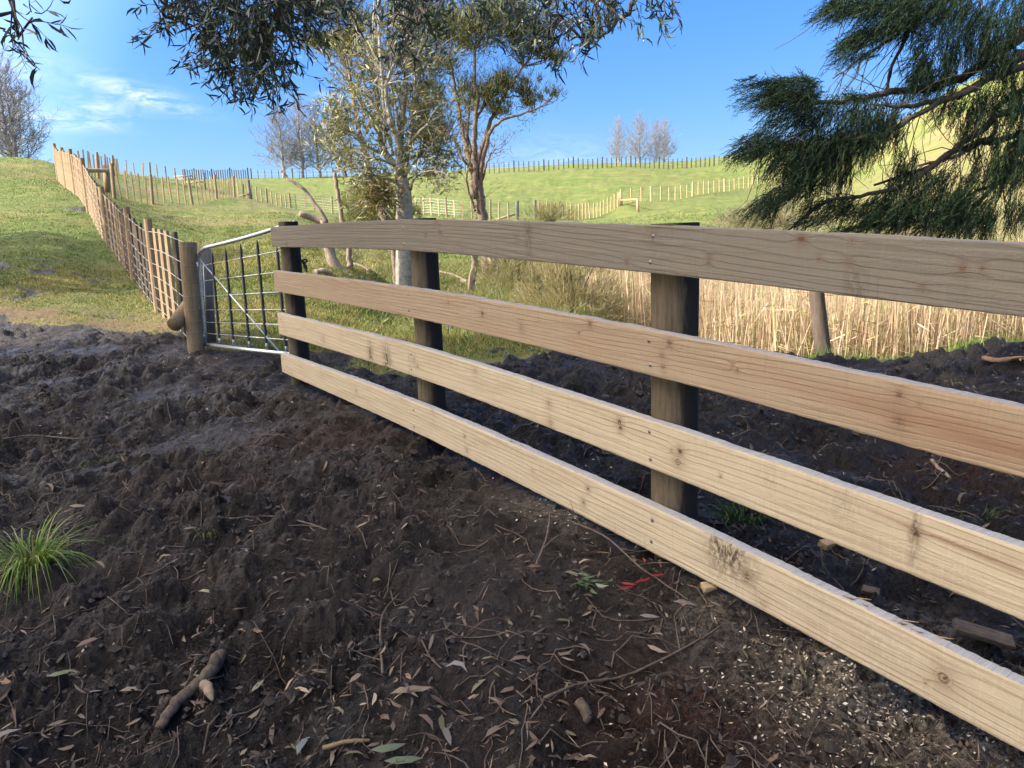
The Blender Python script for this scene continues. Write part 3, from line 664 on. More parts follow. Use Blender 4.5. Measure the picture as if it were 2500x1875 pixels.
for a, b in [((517,615),(536.7,836)),((550,607),(570.5,841)),((586.5,595),(609,846)),((627,585),(651.5,851)),((676,603),(699,858))]:
    mb = MB(); p, q = gp(*a), gp(*b); d = q-p; tube(mb, [p, p+d*.05, p+d*.06, p+d*.94, p+d*.95], [.003, .011, .0125, .0125, .008], 4)
    dr = obj('dropper', mb, M_BLACK, gate, smooth=False)
    mb = MB(); tube(mb, [p+d*.94, q+d*.0], [.007, .011], 6); obj('foot_clip', mb, M_GALV, dr)
for y in (648, 819):
    mb = MB(); a = gp(486 if y < 700 else 500, y); tube(mb, [a+np.array([-.03, .02, .02]), a+np.array([-.01, -.02, .03]), a+np.array([0, -.03, 0]), a+np.array([-.01, -.02, -.03]), a+np.array([-.04, .02, -.035])], .011, 6)
    obj('hinge', mb, M_GALV, gate)
# ------------------------------------------------------------------ wire fences over the hills
BAT = None
def batten_mesh(name, w, d, h, m, jag=0):
    mb = MB(); box(mb, -w/2, w/2, -d/2, d/2, -.12, h); v, q, t, c = mb.arrays()
    me = mesh_from(name, v, q, t); me.materials.append(m); return me
def post_mesh(name, r, h, m):
    mb = MB(); tube(mb, [(0, 0, -.2), (0, 0, h*.5), (0, 0, h)], [r*1.05, r, r*.97], 12); v, q, t, c = mb.arrays()
    me = mesh_from(name, v, q, t, smooth=False); me.materials.append(m); return me
B_NEW = batten_mesh('batten', .05, .035, 1.02, M_BAT); B_NEAR = batten_mesh('near_batten', .046, .034, 1.02, M_BATN); B_DARK = batten_mesh('dark_batten', .05, .035, 1.02, M_BATD); B_OR = batten_mesh('orange_batten', .05, .035, 1.0, M_HPOST)
B_SKY = batten_mesh('skyline_batten', .055, .05, 1.05, M_SKYBAT)
P_NEW = post_mesh('new_post', .05, 1.12, M_HPOST); P_SKY = post_mesh('skyline_post', .07, 1.2, M_SKYBAT); P_PALE = post_mesh('pale_post', .06, 1.1, M_BAT); P_GREY = post_mesh('grey_post', .08, 1.15, M_GREYPOST)
def at_ground(px, Y):
    r = ray(px, 500); u = r[0]/r[1]; return np.array([u*Y, Y, float(ground(u*Y, Y))])
def wires(root, path_pts, heights, r, step=None):
    for h in heights:
        mb = MB(); pts = [p + np.array([0, -.03, h]) for p in path_pts]; tube(mb, pts, r, 4, False); obj('wire', mb, M_WIRE, root)
def run(root, line, n, kinds, tilt=.03, h_sc=1., thick=1., rot=None, jz=.02):
    """n uprights spread along a polyline of ground points given as (px, Y)"""
    G = np.array([at_ground(px, Y) for px, Y in line]); seg = np.concatenate([[0], np.cumsum(np.linalg.norm(np.diff(G[:, :2], axis=0), axis=1))])
    out = []
    for i in range(n):
        s = seg[-1]*(i+.0)/(n-1); p = np.array([np.interp(s, seg, G[:, 0]), np.interp(s, seg, G[:, 1]), 0]); p[2] = float(ground(p[0], p[1])); out.append(p)
        me, nm = kinds(i, n)
        if me is None: continue
        s2 = seg[-1]*min(1, (i+.5)/(n-1)); s1 = seg[-1]*max(0, (i-.5)/(n-1))
        dx = np.interp(s2, seg, G[:, 0])-np.interp(s1, seg, G[:, 0]); dy = np.interp(s2, seg, G[:, 1])-np.interp(s1, seg, G[:, 1])
        k = thick if nm == 'batten' else max(1, thick*.8)
        o = inst(nm, me, root, p - np.array(root.location), (rng.normal(0, tilt), rng.normal(0, tilt), math.atan2(dy, dx)), (k, k, h_sc*(1+rng.normal(0, jz))))
    return np.array(out)
# 1. the fence climbing the left slope, each upright placed on its own foot
f1 = thing('wire_fence', 'netting fence of sawn battens climbing the left slope away from the gate', 'fence', tuple(at_ground(480, 7.0)), 'batten and wire fences over the hills')
FOOT = [(480,7.0),(378,10.0),(304,13.3),(253,15.),(217,17.),(181,20.),(141,25.)]
G1 = np.array([P(480,857,7.),P(378,753,10.),P(304,654,13.3),P(253,585,15.),P(217,516,17.),P(181,473,20.),P(141,439,25.)])
G1s = smooth_path(G1, 12); seg1 = np.concatenate([[0], np.cumsum(np.linalg.norm(np.diff(G1s, axis=0), axis=1))])
def on1(s): 
    p = np.array([np.interp(s, seg1, G1s[:, i]) for i in range(3)]); p[2] = float(gsmooth(p[0], p[1])) ; return p
# (2212-scale columns of the upright tops, kind)
TOPS = [(414,'s'),(389,'d'),(373,'b'),(356,'b'),(341,'b'),(330,'p'),(311,'d'),(296,'m'),(284,'d'),(271,'d'),(262,'q')]
def add1(s, kind, px=None):
    p = on1(s); h = 1.08
    me, nm = {'b': (B_NEW if s < 3 else B_NEAR, 'batten'), 'd': (B_DARK, 'batten'), 'm': (B_OR, 'batten'), 'p': (P_NEW, 'post'), 'q': (P_GREY, 'post')}[kind]
    o = inst(nm, me, f1, p - np.array(f1.location), (rng.normal(0, .006), rng.normal(0, .006), rad(75)), (.95+.004*s, .95+.004*s, 1+rng.normal(0, .015)))
    return p
ctr = 0
svals = []; s = .75
while s < seg1[-1]+.01: svals.append(s); s += .56 if s < 2.3 else (.62 if s < 3.4 else (.46 if s < 6 else .34))
pts1 = [on1(0.)]
for i, s in enumerate(svals):
    px_kind = 'dbbbpdddddpddmmbbbpmbmbmbbbpbmbbbmbbpbbbbbbbbpbbbbbbbbpbbbbbbbbpbbbbbbbb'
    pts1.append(add1(s, px_kind[i % len(px_kind)]))
wires(f1, pts1, (.06, .18, .31, .45, .60, .78, .98), .0024)
gpz = P(457, 592, 7.0); gb = P(480, 857, 7.0)
gx = P(469, 720, 7.0)
gpost = MB(); pts = [P(486, 900, 7.0), P(479, 850, 7.0), P(466, 700, 7.0), P(458, 591.5, 7.0)]
tube(gpost, smooth_path(pts, 4), .074, 22, wob=.02); o = obj('post', gpost, M_GATEPOST, f1); o['label'] = 'thick round gate post bound with seven turns of wire'
try: o.data.set_sharp_from_angle(angle=rad(40))
except Exception: pass
for yy in (602, 648, 688, 722, 755, 783, 810, 835):
    mb = MB(); th = np.linspace(0, 2*np.pi, 25); c0 = P(458+(yy-591)*.083, yy, 7.0); tube(mb, np.stack([c0[0]+.0765*np.cos(th), c0[1]+.0765*np.sin(th), c0[2]+0*th], 1), .0018, 4, False); obj('wire_tie', mb, M_TIE, o)
mb = MB(); a = c6(75, 865, 6.9); b = c6(200, 700, 7.25); tube(mb, [a, b+(b-a)*.3], [.066, .066], 14); obj('stay_block', mb, M_GATEPOST, f1)
mb = MB(); tube(mb, [c6(325, 1010, 7.35), c6(285, 320, 7.35)], [.07, .066], 12); obj('post', mb, M_GREYPOST, f1)['label'] = 'grey weathered post just behind the gate hinges'
# 2. second fence across the head of the gully
def kk(step, pm=P_NEW, bm=B_NEW, off=0, last=None):
    def f(i, n):
        if last is not None and i == n-1: return last, 'post'
        return (pm, 'post') if (i+off) % step == 0 else (bm, 'batten')
    return f
f2 = thing('wire_fence', 'batten fence with leaning pale battens crossing the saddle above the gully, behind the hill fence', 'fence', tuple(at_ground(284, 26)), 'batten and wire fences over the hills')
o2 = run(f2, [(262,24.5),(284,26),(394,31),(491,35),(571,42),(613,45)], 31, kk(6, off=4, last=P_GREY), .032, .98, 1.4)
wires(f2, list(o2[::2]), (.3, .6, .9), .003)
# corner assembly on the left: post with a horizontal rail
mb = MB(); tube(mb, [P(262, 470, 23.5), P(259, 413, 23.5)], .085, 12); obj('post', mb, M_HPOST, f2)
mb = MB(); tube(mb, [P(262, 417, 23.45), P(196, 416, 21.5)], .055, 8); obj('stay_rail', mb, M_BAT, f2)
mb = MB(); tube(mb, [P(560, 487, 44.5), P(612, 472, 45)], .06, 8); obj('stay_rail', mb, M_BAT, f2)
f2b = thing('wire_fence', 'far pale batten fence on the saddle, seen through the gaps of the nearer one', 'fence', tuple(at_ground(330, 50)), 'batten and wire fences over the hills')
o2b = run(f2b, [(210,34),(300,50),(400,56),(480,60),(560,55),(596,52)], 34, kk(7, off=2), .05, 1.1, 1.7)
for (x0, x1, yy, Y) in ((425, 470, 431, 78), (450, 500, 446, 66)):
    mb = MB(); a = P(x0, yy, Y); b = P(x1, yy-2, Y); 
    for dz in (0, -.3, -.6): tube(mb, [a+np.array([0, 0, dz]), b+np.array([0, 0, dz])], .07, 6)
    obj('yard_rail', mb, M_BAT, f2b)
# 3. fence along the foot of the far paddock
f3 = thing('wire_fence', 'long wire fence with widely spaced pale battens along the foot of the far paddock', 'fence', tuple(at_ground(637, 47)), 'batten and wire fences over the hills')
o3 = run(f3, [(616,46),(637,47),(716,51),(798,51),(900,50),(1013,48),(1126,46),(1262,47.5)], 37, kk(5, off=2, last=P_GREY), .012, 1., 1.6)
wires(f3, list(o3[::1]), (.15, .3, .45, .6, .78, .95), .006)
mb = MB(); tube(mb, [P(1205, 538, 47.3), P(1257, 523, 47.6)], .07, 8); obj('stay_rail', mb, M_BAT, f3)
# 4. fence rising to the right
f4 = thing('wire_fence', 'pale batten fence rising to the right over the dry bank, with a timber brace', 'fence', tuple(at_ground(1305, 50)), 'batten and wire fences over the hills')
o4 = run(f4, [(1305,50),(1370,52),(1461,55),(1517,57)], 24, kk(24, P_GREY, B_NEW, last=P_PALE), .03, 1., 1.6)
o4b = run(f4, [(1517,57),(1629,60),(1729,66),(1845,74),(1990,82)], 34, kk(6, P_PALE, B_NEW, off=3), .02, 1., 1.7)
o4c = run(f4, [(2000,83),(2120,85),(2200,82),(2300,78)], 16, kk(6, P_PALE, B_NEW, off=3), .02, 1., 1.7)
wires(f4, list(np.concatenate([o4, o4b])[::2]), (.4, .9), .005)
mb = MB(); a = P(1558, 518, 53); b = P(1556, 486, 53); tube(mb, [a, b], .09, 10); obj('post', mb, M_BAT, f4)
mb = MB(); tube(mb, [P(1517, 489, 56.5), P(1556, 487, 53)], .07, 8); obj('stay_rail', mb, M_BAT, f4)
mb = MB(); tube(mb, [P(1516, 503, 56.6), P(1514, 471, 56.6)], .13, 10); obj('post', mb, M_BAT, f4)
# 5. skyline fences
f5 = thing('wire_fence', 'dark closely set picket fence silhouetted on the skyline left of the bare trees', 'fence', tuple(at_ground(466, 90)), 'dark fences on the skyline')
run(f5, [(455,90),(540,93),(612,93)], 30, kk(8, P_SKY, B_SKY, off=3), .01, 1.05, 1.5)
f5b = thing('wire_fence', 'thin dark fence on the skyline beneath the row of bare trees', 'fence', tuple(at_ground(640, 92)), 'dark fences on the skyline')
o = run(f5b, [(620,93),(800,92),(1000,88),(1130,87)], 32, kk(6, P_SKY, B_SKY), .01, .95, 1.1); wires(f5b, list(o[::2]), (.5, .9), .006)
f6 = thing('wire_fence', 'dark post and wire fence silhouetted along the right skyline behind the clump of bare trees', 'fence', tuple(at_ground(1286, 84)), 'dark fences on the skyline')
o = run(f6, [(1140,86.5),(1286,84),(1500,87),(1743,90),(1850,90)], 62, kk(6, P_SKY, B_SKY, off=2), .012, 1.0, 1.35); wires(f6, list(o[::2]), (.5, .9), .006)
# leaning old post at the swamp edge
q_ = P(2012, 885, 7.25); mb = MB(); tube(mb, [q_+np.array([.02, 0, -.15]), q_, P(1994, 720, 7.25), P(1990, 650, 7.25)], [.078, .075, .068, .066], 16, wob=.03)
o = obj('leaning_post', mb, M_BATD, loc=q_); tagit(o, 'old dark brown round post leaning at the edge of the reeds behind the fence', 'post')
mb = MB(); q_ = c6(2049, 935, 8.3); tube(mb, [q_, c6(2047, 872, 8.3)], .008, 6); o = obj('steel_stake', mb, M_BLACK, loc=q_); tagit(o, 'short thin dark stake in the grass just right of the middle fence post', 'stake')
# ------------------------------------------------------------------ vegetation materials
M_GRASS = leaf_mat('grass_blade', .6, .3, .3)
M_REED = leaf_mat('reed_blade', .7, .25, .2)
M_LEAF = leaf_mat('tree_leaf', .45, .2, .45)
M_GUM = leaf_mat('gum_leaf', .4, .12, .5)
M_CON = leaf_mat('conifer_spray', .7, .06, .08)
M_DRYLEAF = leaf_mat('dry_leaf', .55, .1, .4)
M_BARKG = plain('lichen_bark', (.36, .34, .295), (.16, .145, .115), 14, .85, .012)
M_BARKK = plain('stringy_bark', (.24, .17, .125), (.12, .085, .065), 16, .9, .02)
M_BARKB = plain('bare_tree_bark', (.28, .26, .255), (.20, .185, .18), 8, .9)
M_BARKC = plain('conifer_bark', (.075, .055, .042), (.035, .027, .022), 14, .9, .01)
M_DEAD = wood_mat('dead_wood', (.34, .27, .205), (.17, .125, .095), 6, .85)
M_TWIG = plain('twig_bark', (.12, .09, .065), (.06, .045, .035), 20, .85)
UP = np.array([0, 0, 1.])
# ------------------------------------------------------------------ grass
def scatter_uv(n, u0, u1, y0, y1, power=1.):
    u = rng.uniform(u0, u1, n); y = np.exp(rng.uniform(math.log(y0), math.log(y1), n)); return u*y, y
def grass_patch(name, label, n, u0, u1, y0, y1, hl, wl, cols, cond=None, lean=.5, jit=.3, mb=None, w=None):
    x, y = scatter_uv(n, u0, u1, y0, y1); m = mudat(x, y); keep = rng.random(n) > m*1.6
    if cond is not None: keep &= cond(x, y)
    x = x[keep]; y = y[keep]; k = len(x); z = ground(x, y) - .004
    pos = np.stack([x, y, z], 1); d = nrm(UP + np.stack([rng.normal(0, lean, k), rng.normal(0, lean, k), np.zeros(k)], 1))
    cl = fbm(x*.9+3, y*.9, 3); hgt = rng.uniform(*hl, k)*(.25+1.1*cl)*np.where(x < -.3*y, .75, 1)
    own = mb is None; mb = mb or MB()
    dry = bil(DRY, UC, VR, x/y, np.log(y)); ea = bil(EARTH, UC, VR, x/y, np.log(y)); hgt = hgt*(1-.65*ea)*np.where(rng.random(k) < ea*.75, .02, 1); dry = np.maximum(dry, ea); c = mixcol(k, cols, jit, w)
    st = mixcol(k, [(.34, .27, .10), (.26, .22, .08), (.40, .33, .16)], .2); sel = rng.random(k) < (dry*.8+.22)*(.4+cl)
    c = np.where(sel[:, None], st, c)
    blades(mb, pos, d, rdir(k)*np.array([1, 1, .2]), hgt, rng.uniform(*wl, k)*(1+y/14), c, .15)
    return mb
GC = [(.065, .12, .017), (.10, .16, .025), (.15, .20, .04), (.20, .22, .06), (.05, .09, .018)]
mb = MB()
grass_patch('', '', 90000, -.95, -.2, 6.8, 13, (.03, .09), (.004, .008), GC, mb=mb)
grass_patch('', '', 70000, -.95, -.05, 10, 30, (.04, .10), (.006, .01), GC, mb=mb)
grass_patch('', '', 60000, -.42, .12, 6.3, 16, (.04, .12), (.005, .009), GC, mb=mb)
grass_patch('', '', 60000, -.2, .75, 14, 50, (.05, .14), (.007, .012), GC, mb=mb)
# tussocks: clumps of long dead and green grass down the gully
def tussocks(mb, n, u0, u1, y0, y1, r, h, cols, nb=60, dens=None):
    x, y = scatter_uv(n, u0, u1, y0, y1)
    for a, b in zip(x, y):
        if mudat(a, b) > .3: continue
        k = nb; th = rng.uniform(0, 2*np.pi, k); rr = r*np.sqrt(rng.random(k))*rng.uniform(.6, 1.4)
        px = a+rr*np.cos(th); py = b+rr*np.sin(th); pz = ground(px, py)-.01
        d = nrm(np.stack([np.cos(th)*rr/r*.9, np.sin(th)*rr/r*.9, np.full(k, .8)], 1)+rng.normal(0, .25, (k, 3)))
        blades(mb, np.stack([px, py, pz], 1), d, rdir(k), rng.uniform(.5, 1.1, k)*h, np.full(k, .006*(1+b/16)), mixcol(k, cols, .25), .35)
ST = [(.36, .29, .14), (.27, .22, .10), (.42, .35, .20), (.20, .20, .06)]
tussocks(mb, 260, -.36, .15, 7.4, 22, .16, .22, ST+GC)
tussocks(mb, 200, -.9, -.2, 8, 22, .12, .09, GC, 40)
o = obj('grass', mb, M_GRASS, smooth=False, col=True); tagit(o, 'short green and straw coloured pasture grass on the slopes', 'grass', kind='stuff')
# rank growth on the bank between middle post and reeds
mb = MB(); tussocks(mb, 520, -.12, .17, 9.0, 21, .25, .42, [(.30, .26, .13), (.22, .22, .07), (.12, .17, .04), (.38, .31, .19), (.10, .15, .03)], 70)
o = obj('rank_grass', mb, M_GRASS, smooth=False, col=True); tagit(o, 'tangled long grass and dead stalks on the gully bank behind the middle post', 'grass', kind='stuff')
# weeds and fresh grass along the rim of the mud at right
mb = MB()
def rimgrass(n, u0, u1, off0, off1, h, cols):
    u = rng.uniform(u0, u1, n); e = np.interp(u, _mu, _my)+rng.uniform(off0, off1, n); cl = fbm(u*22, e*2, 3); k = rng.random(n) < np.clip((cl-.32)*4, .05, 1)
    u, e, cl = u[k], e[k], cl[k]; x = u*e; z = ground(x, e)-.01; k = len(x)
    blades(mb, np.stack([x, e, z], 1), nrm(UP*1.1+rng.normal(0, .4, (k, 3))), rdir(k), rng.uniform(.4, 1, k)*h*(.5+cl), rng.uniform(.004, .009, k), mixcol(k, cols, .25), .2)
rimgrass(9000, .38, .8, -.25, .9, .20, [(.06, .13, .018), (.10, .18, .03), (.14, .20, .04)])
rimgrass(1600, .38, .5, -.1, .5, .15, [(.06, .13, .018), (.10, .18, .03), (.30, .24, .12)])
rimgrass(3500, .05, .4, .0, .8, .16, [(.30, .25, .11), (.10, .16, .03), (.38, .31, .18)])
o = obj('rim_grass', mb, M_GRASS, smooth=False, col=True); tagit(o, 'fresh green grass and weeds along the far rim of the mud, in front of the reeds', 'grass', kind='stuff')
# ------------------------------------------------------------------ reeds
mb = MB(); n = 24000
u = rng.uniform(.10, .95, n); y = np.exp(rng.uniform(math.log(7.9), math.log(18), n)); lim = np.interp(u, [.10, .125, .2, .3, .5, .95], [12.5, 11.3, 10.0, 9.0, 8.2, 8.0]); k = y > lim*(1+rng.normal(0, .03, n)); u, y = u[k], y[k]
x = u*y; z = np.minimum(ground(x, y), -.8)-.03; k = len(x)
lean = np.stack([rng.normal(0.03, .11, k), rng.normal(0, .10, k), np.ones(k)], 1)
H = rng.uniform(.95, 1.55, k)*np.interp(y, [8, 11, 18], [.80, 1., 1.05]); H = np.minimum(H, np.maximum(.25, -.17*1 - .0*y - z + .02*y))
RC = [(.50, .36, .245), (.56, .42, .30), (.42, .295, .20), (.30, .205, .14), (.60, .48, .36), (.40, .38, .20)]
pos = np.stack([x, y, z], 1)
blades(mb, pos, lean, rdir(k)*np.array([1, 1, 0.]), H, rng.uniform(.009, .021, k), mixcol(k, RC, .28), .0)
# broken, bent reed blades
m2 = 16000; i = rng.integers(0, k, m2); t = rng.uniform(.1, .8, m2)[:, None]; p = pos[i]+nrm(lean[i])*H[i][:, None]*t
blades(mb, p, nrm(np.stack([rng.normal(0, .7, m2), rng.normal(0, .6, m2), rng.normal(.5, .5, m2)], 1)), rdir(m2), rng.uniform(.15, .5, m2), rng.uniform(.008, .016, m2), mixcol(m2, RC+[(.30, .22, .15), (.36, .40, .12)], .2), .3)
# low brown thatch at the feet of the reeds
m3 = 12000; i = rng.integers(0, k, m3); p = pos[i]+rng.normal(0, .15, (m3, 3))*np.array([1, 1, .0]); p[:, 2] = pos[i][:, 2]+rng.uniform(0, .35, m3)
blades(mb, p, nrm(np.stack([rng.normal(0, 1, m3), rng.normal(0, .8, m3), rng.normal(.15, .3, m3)], 1)), rdir(m3), rng.uniform(.15, .4, m3), rng.uniform(.008, .018, m3), mixcol(m3, [(.30, .21, .12), (.42, .30, .17), (.20, .15, .09), (.5, .38, .22)], .2), .2)
o = obj('reeds', mb, M_REED, smooth=False, col=True); tagit(o, 'tall dry straw coloured reeds filling the swamp behind the fence', 'reeds', kind='stuff')
# ------------------------------------------------------------------ scrub, brush
def scrub(name, label, c, r, n, cols, L=.35, W=.010, stem=M_TWIG, upw=.9, cat='shrub', group=None, nst=14):
    c = np.array(c); root = thing(name, label, cat, c, group)
    mb = MB(); tips = []
    for i in range(nst):
        d = nrm(np.array([rng.normal(0, .55), rng.normal(0, .55), 1.])); e = c + d*np.array(r)*rng.uniform(.6, 1.1)*np.array([1, 1, 1.3])
        tube(mb, smooth_path([c+rng.normal(0, .03, 3), (c+e)/2+rng.normal(0, .06, 3)*r[0], e], 3), np.linspace(.018, .005, 7), 5, False)
    obj('stem', mb, stem, root)
    q = rng.normal(size=(n, 3)); q = nrm(q)*rng.random((n, 1))**.45*np.array(r)
    q[:, 2] = np.abs(q[:, 2])*1.0 ; lump = fbm(q[:, 0]*4/r[0]+c[0], q[:, 2]*4/r[2]+c[1], 3)
    keep = lump > .40; q = q[keep]*(1+.25*(lump[keep]-.5)[:, None]); k = len(q)
    mb = MB(); d = nrm(q/np.array(r)*.7 + UP*upw*.6 + rng.normal(0, .35, (k, 3)))
    blades(mb, c+q, d, rdir(k), rng.uniform(.4, 1, k)*L, np.full(k, W), mixcol(k, cols, .25), .12)
    obj('foliage', mb, M_GRASS, root, smooth=False, col=True); return root
scrub('scrub_bush', 'olive brown twiggy scrub bush at the left end of the reeds', P(1385, 775, 10.6), (.78, .6, .85), 13000, [(.26, .22, .11), (.33, .27, .15), (.38, .31, .19), (.18, .17, .08)], .20, .007)
scrub('scrub_bush', 'smaller scrub bush on the bank right of the dead stub', P(1265, 700, 13.5), (.8, .7, .85), 5000, [(.24, .22, .09), (.30, .26, .13), (.34, .28, .17)], .2, .009)
scrub('brush_clump', 'tall thin olive brush growing behind the dead upright pole', P(905, 545, 24), (1.0, .6, 1.15), 4000, [(.15, .15, .055), (.20, .18, .08), (.10, .11, .04)], .5, .014, upw=1.6)
scrub('brush_clump', 'low olive brush between the upright pole and the pale trunk', P(972, 545, 24.5), (.8, .6, .75), 2600, [(.15, .16, .055), (.20, .19, .08)], .45, .014, upw=1.6)
scrub('brush_clump', 'feathery bare brush beside the far strainer post beyond the top board', P(1345, 543, 38), (1.5, .8, .8), 1500, [(.24, .20, .12), (.17, .17, .07)], .7, .018, upw=1.2)
scrub('twiggy_bush', 'greyish leafless bush under the lowest conifer sprays', P(1880, 560, 15), (1.1, .9, .45), 4000, [(.30, .25, .19), (.22, .19, .12), (.26, .26, .12)], .35, .009)
scrub('twiggy_bush', 'pinkish bare bush right of the conifer sprays at the top board', P(2290, 575, 15), (.8, .7, .42), 3000, [(.34, .26, .22), (.26, .21, .15), (.28, .27, .12)], .3, .009)
# ------------------------------------------------------------------ trees
def branch(mb, pts, r0, r1, n=7, k=4, wob=0., c=None):
    p = smooth_path(pts, k, wob); tube(mb, p, r0+(r1-r0)*np.linspace(0, 1, len(p))**.8, n, True, c); return p
def twigs_from(mb, path, n, L, r, out, spread=.8, up=.25, sub=3, n_side=3, t0=.25, col=None):
    """random side twigs; collects tip points/dirs in out"""
    m = len(path)
    for i in range(n):
        t = rng.uniform(t0, 1)*(m-1); a = int(min(m-2, t)); p = path[a]+(path[a+1]-path[a])*(t-a)
        d0 = nrm(path[a+1]-path[a]); d = nrm(d0*.5 + rng.normal(0, spread, 3)*np.array([1, .8, .8]) + UP*up)
        l = L*rng.uniform(.5, 1.2); q = [p]; dd = d
        for j in range(4): dd = nrm(dd + rng.normal(0, .28, 3)+UP*up*.3); q.append(q[-1]+dd*l/4)
        tube(mb, q, np.linspace(r, r*.35, 5), n_side, False)
        out.append((q[-1], dd)); out.append((q[2], dd)); 
        for s in range(sub):
            a2 = rng.integers(1, 4); e = nrm(dd+rng.normal(0, .7, 3)); b = q[a2]; f = b+e*l*.45; tube(mb, [b, (b+f)/2+rng.normal(0, .03*l, 3), f], [r*.5, r*.35, r*.2], 3, False)
            out.append((f, e))
def leafclump(mb, tips, n, spread, L, W, cols, up=.3, mode='kite', along=.6, w=None):
    P0 = np.array([t[0] for t in tips]); D0 = np.array([t[1] for t in tips]); i = rng.integers(0, len(P0), n)
    p = P0[i]+rng.normal(0, spread, (n, 3)); d = nrm(D0[i]*along+rdir(n)*.8+UP*up); L_ = rng.uniform(.6, 1.15, n)*L
    c = mixcol(n, cols, .25, w)
    if mode == 'kite': kites(mb, p, d, rdir(n), L_, L_*W, c)
    elif mode == 'sickle': sickles(mb, p, d, rdir(n), L_, L_*W, c, rng.normal(0, .2, n))
    else: blades(mb, p, d, rdir(n), L_, L_*W, c, .05)
# --- broadleaf tree with pale lichened trunk
def tree_a():
    Y = 14.0; b = P(988, 738, Y); root = thing('broadleaf_tree', 'tall tree with pale lichened trunk and olive leaves, behind the middle fence post', 'tree', b)
    mb = MB()
    branch(mb, [b-UP*.3, b, P(987, 640, Y), P(988, 540, Y), P(986, 480, Y), P(979, 438, Y)], .18, .13, 16, 5)
    st = []
    st.append(branch(mb, [P(987, 480, Y), c2(1335, 760, Y), c2(1345, 600, Y-.1), c2(1340, 480, Y-.2), c2(1290, 350, Y-.3), c2(1230, 200, Y-.3), c2(1215, 0, Y-.4), c2(1190, -300, Y-.4), c2(1180, -700, Y)], .085, .016, 9))
    st.append(branch(mb, [P(986, 470, Y), c2(1345, 640, Y+.1), c2(1345, 480, Y+.1), c2(1370, 200, Y+.2), c2(1390, 0, Y+.3), c2(1400, -400, Y+.3), c2(1420, -800, Y+.4)], .095, .03, 9))
    st.append(branch(mb, [P(982, 450, Y), c2(1300, 640, Y+.2), c2(1230, 540, Y+.4), c2(1185, 380, Y+.5), c2(1178, 150, Y+.4), c2(1160, 0, Y+.4), c2(1150, -500, Y+.4)], .08, .035, 9))
    st.append(branch(mb, [c2(1230, 560, Y+.4), c2(1100, 500, Y), c2(1000, 400, Y-.2), c2(900, 370, Y-.3)], .035, .012, 6))
    st.append(branch(mb, [c2(1340, 660, Y), c2(1200, 600, Y-.5), c2(1080, 590, Y-.6), c2(1000, 640, Y-.7)], .03, .01, 6))
    st.append(branch(mb, [c2(1350, 560, Y), c2(1450, 440, Y-.2), c2(1560, 330, Y-.3), c2(1680, 250, Y-.2)], .045, .012, 6))
    st.append(branch(mb, [c2(1350, 620, Y), c2(1500, 560, Y+.2), c2(1650, 520, Y+.2), c2(1780, 560, Y+.2)], .04, .01, 6))
    st.append(branch(mb, [c2(1430, 830, Y), c2(1450, 760, Y-.3), c2(1520, 700, Y-.4), c2(1640, 690, Y-.5), c2(1720, 740, Y-.5)], .03, .008, 6))
    st.append(branch(mb, [c2(1340, 780, Y), c2(1240, 740, Y-.4), c2(1130, 720, Y-.6), c2(1030, 780, Y-.7)], .03, .008, 6))
    st.append(branch(mb, [c2(1230, 740, Y-.4), c2(1180, 830, Y-.5), c2(1130, 920, Y-.5)], .018, .006, 6))
    st.append(branch(mb, [c2(1290, 350, Y-.3), c2(1240, 60, Y-.4), c2(1330, -200, Y-.4), c2(1450, -450, Y-.4)], .05, .015, 7))
    st.append(branch(mb, [c2(1185, 380, Y+.5), c2(1060, 180, Y+.3), c2(980, 40, Y+.2), c2(930, -200, Y)], .04, .012, 6))
    for (x0, y0, x1, y1, x2, y2, r_) in [(980,420,1010,250,1040,60,.03),(975,400,950,180,965,-60,.035),(960,380,900,230,870,60,.03),(985,430,1040,340,1075,200,.028),(940,350,915,150,925,-80,.028),(990,440,1060,400,1110,300,.022),(930,440,860,400,800,330,.022),(940,420,860,330,815,270,.02)]:
        st.append(branch(mb, [P(x0, y0, Y), P((x0+x1)/2+8, (y0+y1)/2, Y+.1), P(x1, y1, Y+.2), P((x1+x2)/2-8, (y1+y2)/2, Y+.2), P(x2, y2, Y+.3)], r_, .009, 6))
    tips = []
    for i, s in enumerate(st):
        if i < 3 or 9 < i < 12:
            twigs_from(mb, s, 26, .75, .012, tips, up=.25, t0=.25)
        else: twigs_from(mb, s, 14, .55, .009, tips, up=.05, t0=.35)
    obj('trunk', mb, M_BARKG, root)
    mb = MB(); cols = [(.15, .155, .045), (.23, .215, .07), (.105, .125, .04), (.30, .255, .11), (.25, .15, .05), (.08, .095, .04)]
    # keep clear below the crown
    tips = [t for t in tips if t[0][2] > -.15]
    leafclump(mb, tips, 5600, .06, .135, .21, cols, .2, w=[.28, .27, .2, .13, .04, .08])
    # hanging clump left of the trunk foot
    hc = [(c2(1180+rng.normal(0, 70), 860+rng.normal(0, 55), Y-.5+rng.normal(0, .15)), nrm(rng.normal(size=3)+UP*-.2)) for _ in range(90)]
    for p, d in hc[:50]: pass
    leafclump(mb, hc, 1500, .07, .12, .20, cols+[(.36, .20, .07)], -.1)
    hc = [(c2(x+rng.normal(0, 60), y+rng.normal(0, 45), Y+rng.normal(0, .3)), nrm(rng.normal(size=3))) for x, y in [(830, 180), (880, 320), (800, 430), (920, 560), (1080, 560), (1120, 300), (1550, 330), (1620, 450), (1720, 560), (1500, 200), (1560, 690), (1650, 620), (1450, 520), (870, 240), (1600, 100), (1300, 100)] for _ in range(16)]
    leafclump(mb, hc, 3600, .09, .12, .2, cols, .2)
    obj('crown', mb, M_LEAF, root, smooth=False, col=True)
tree_a()
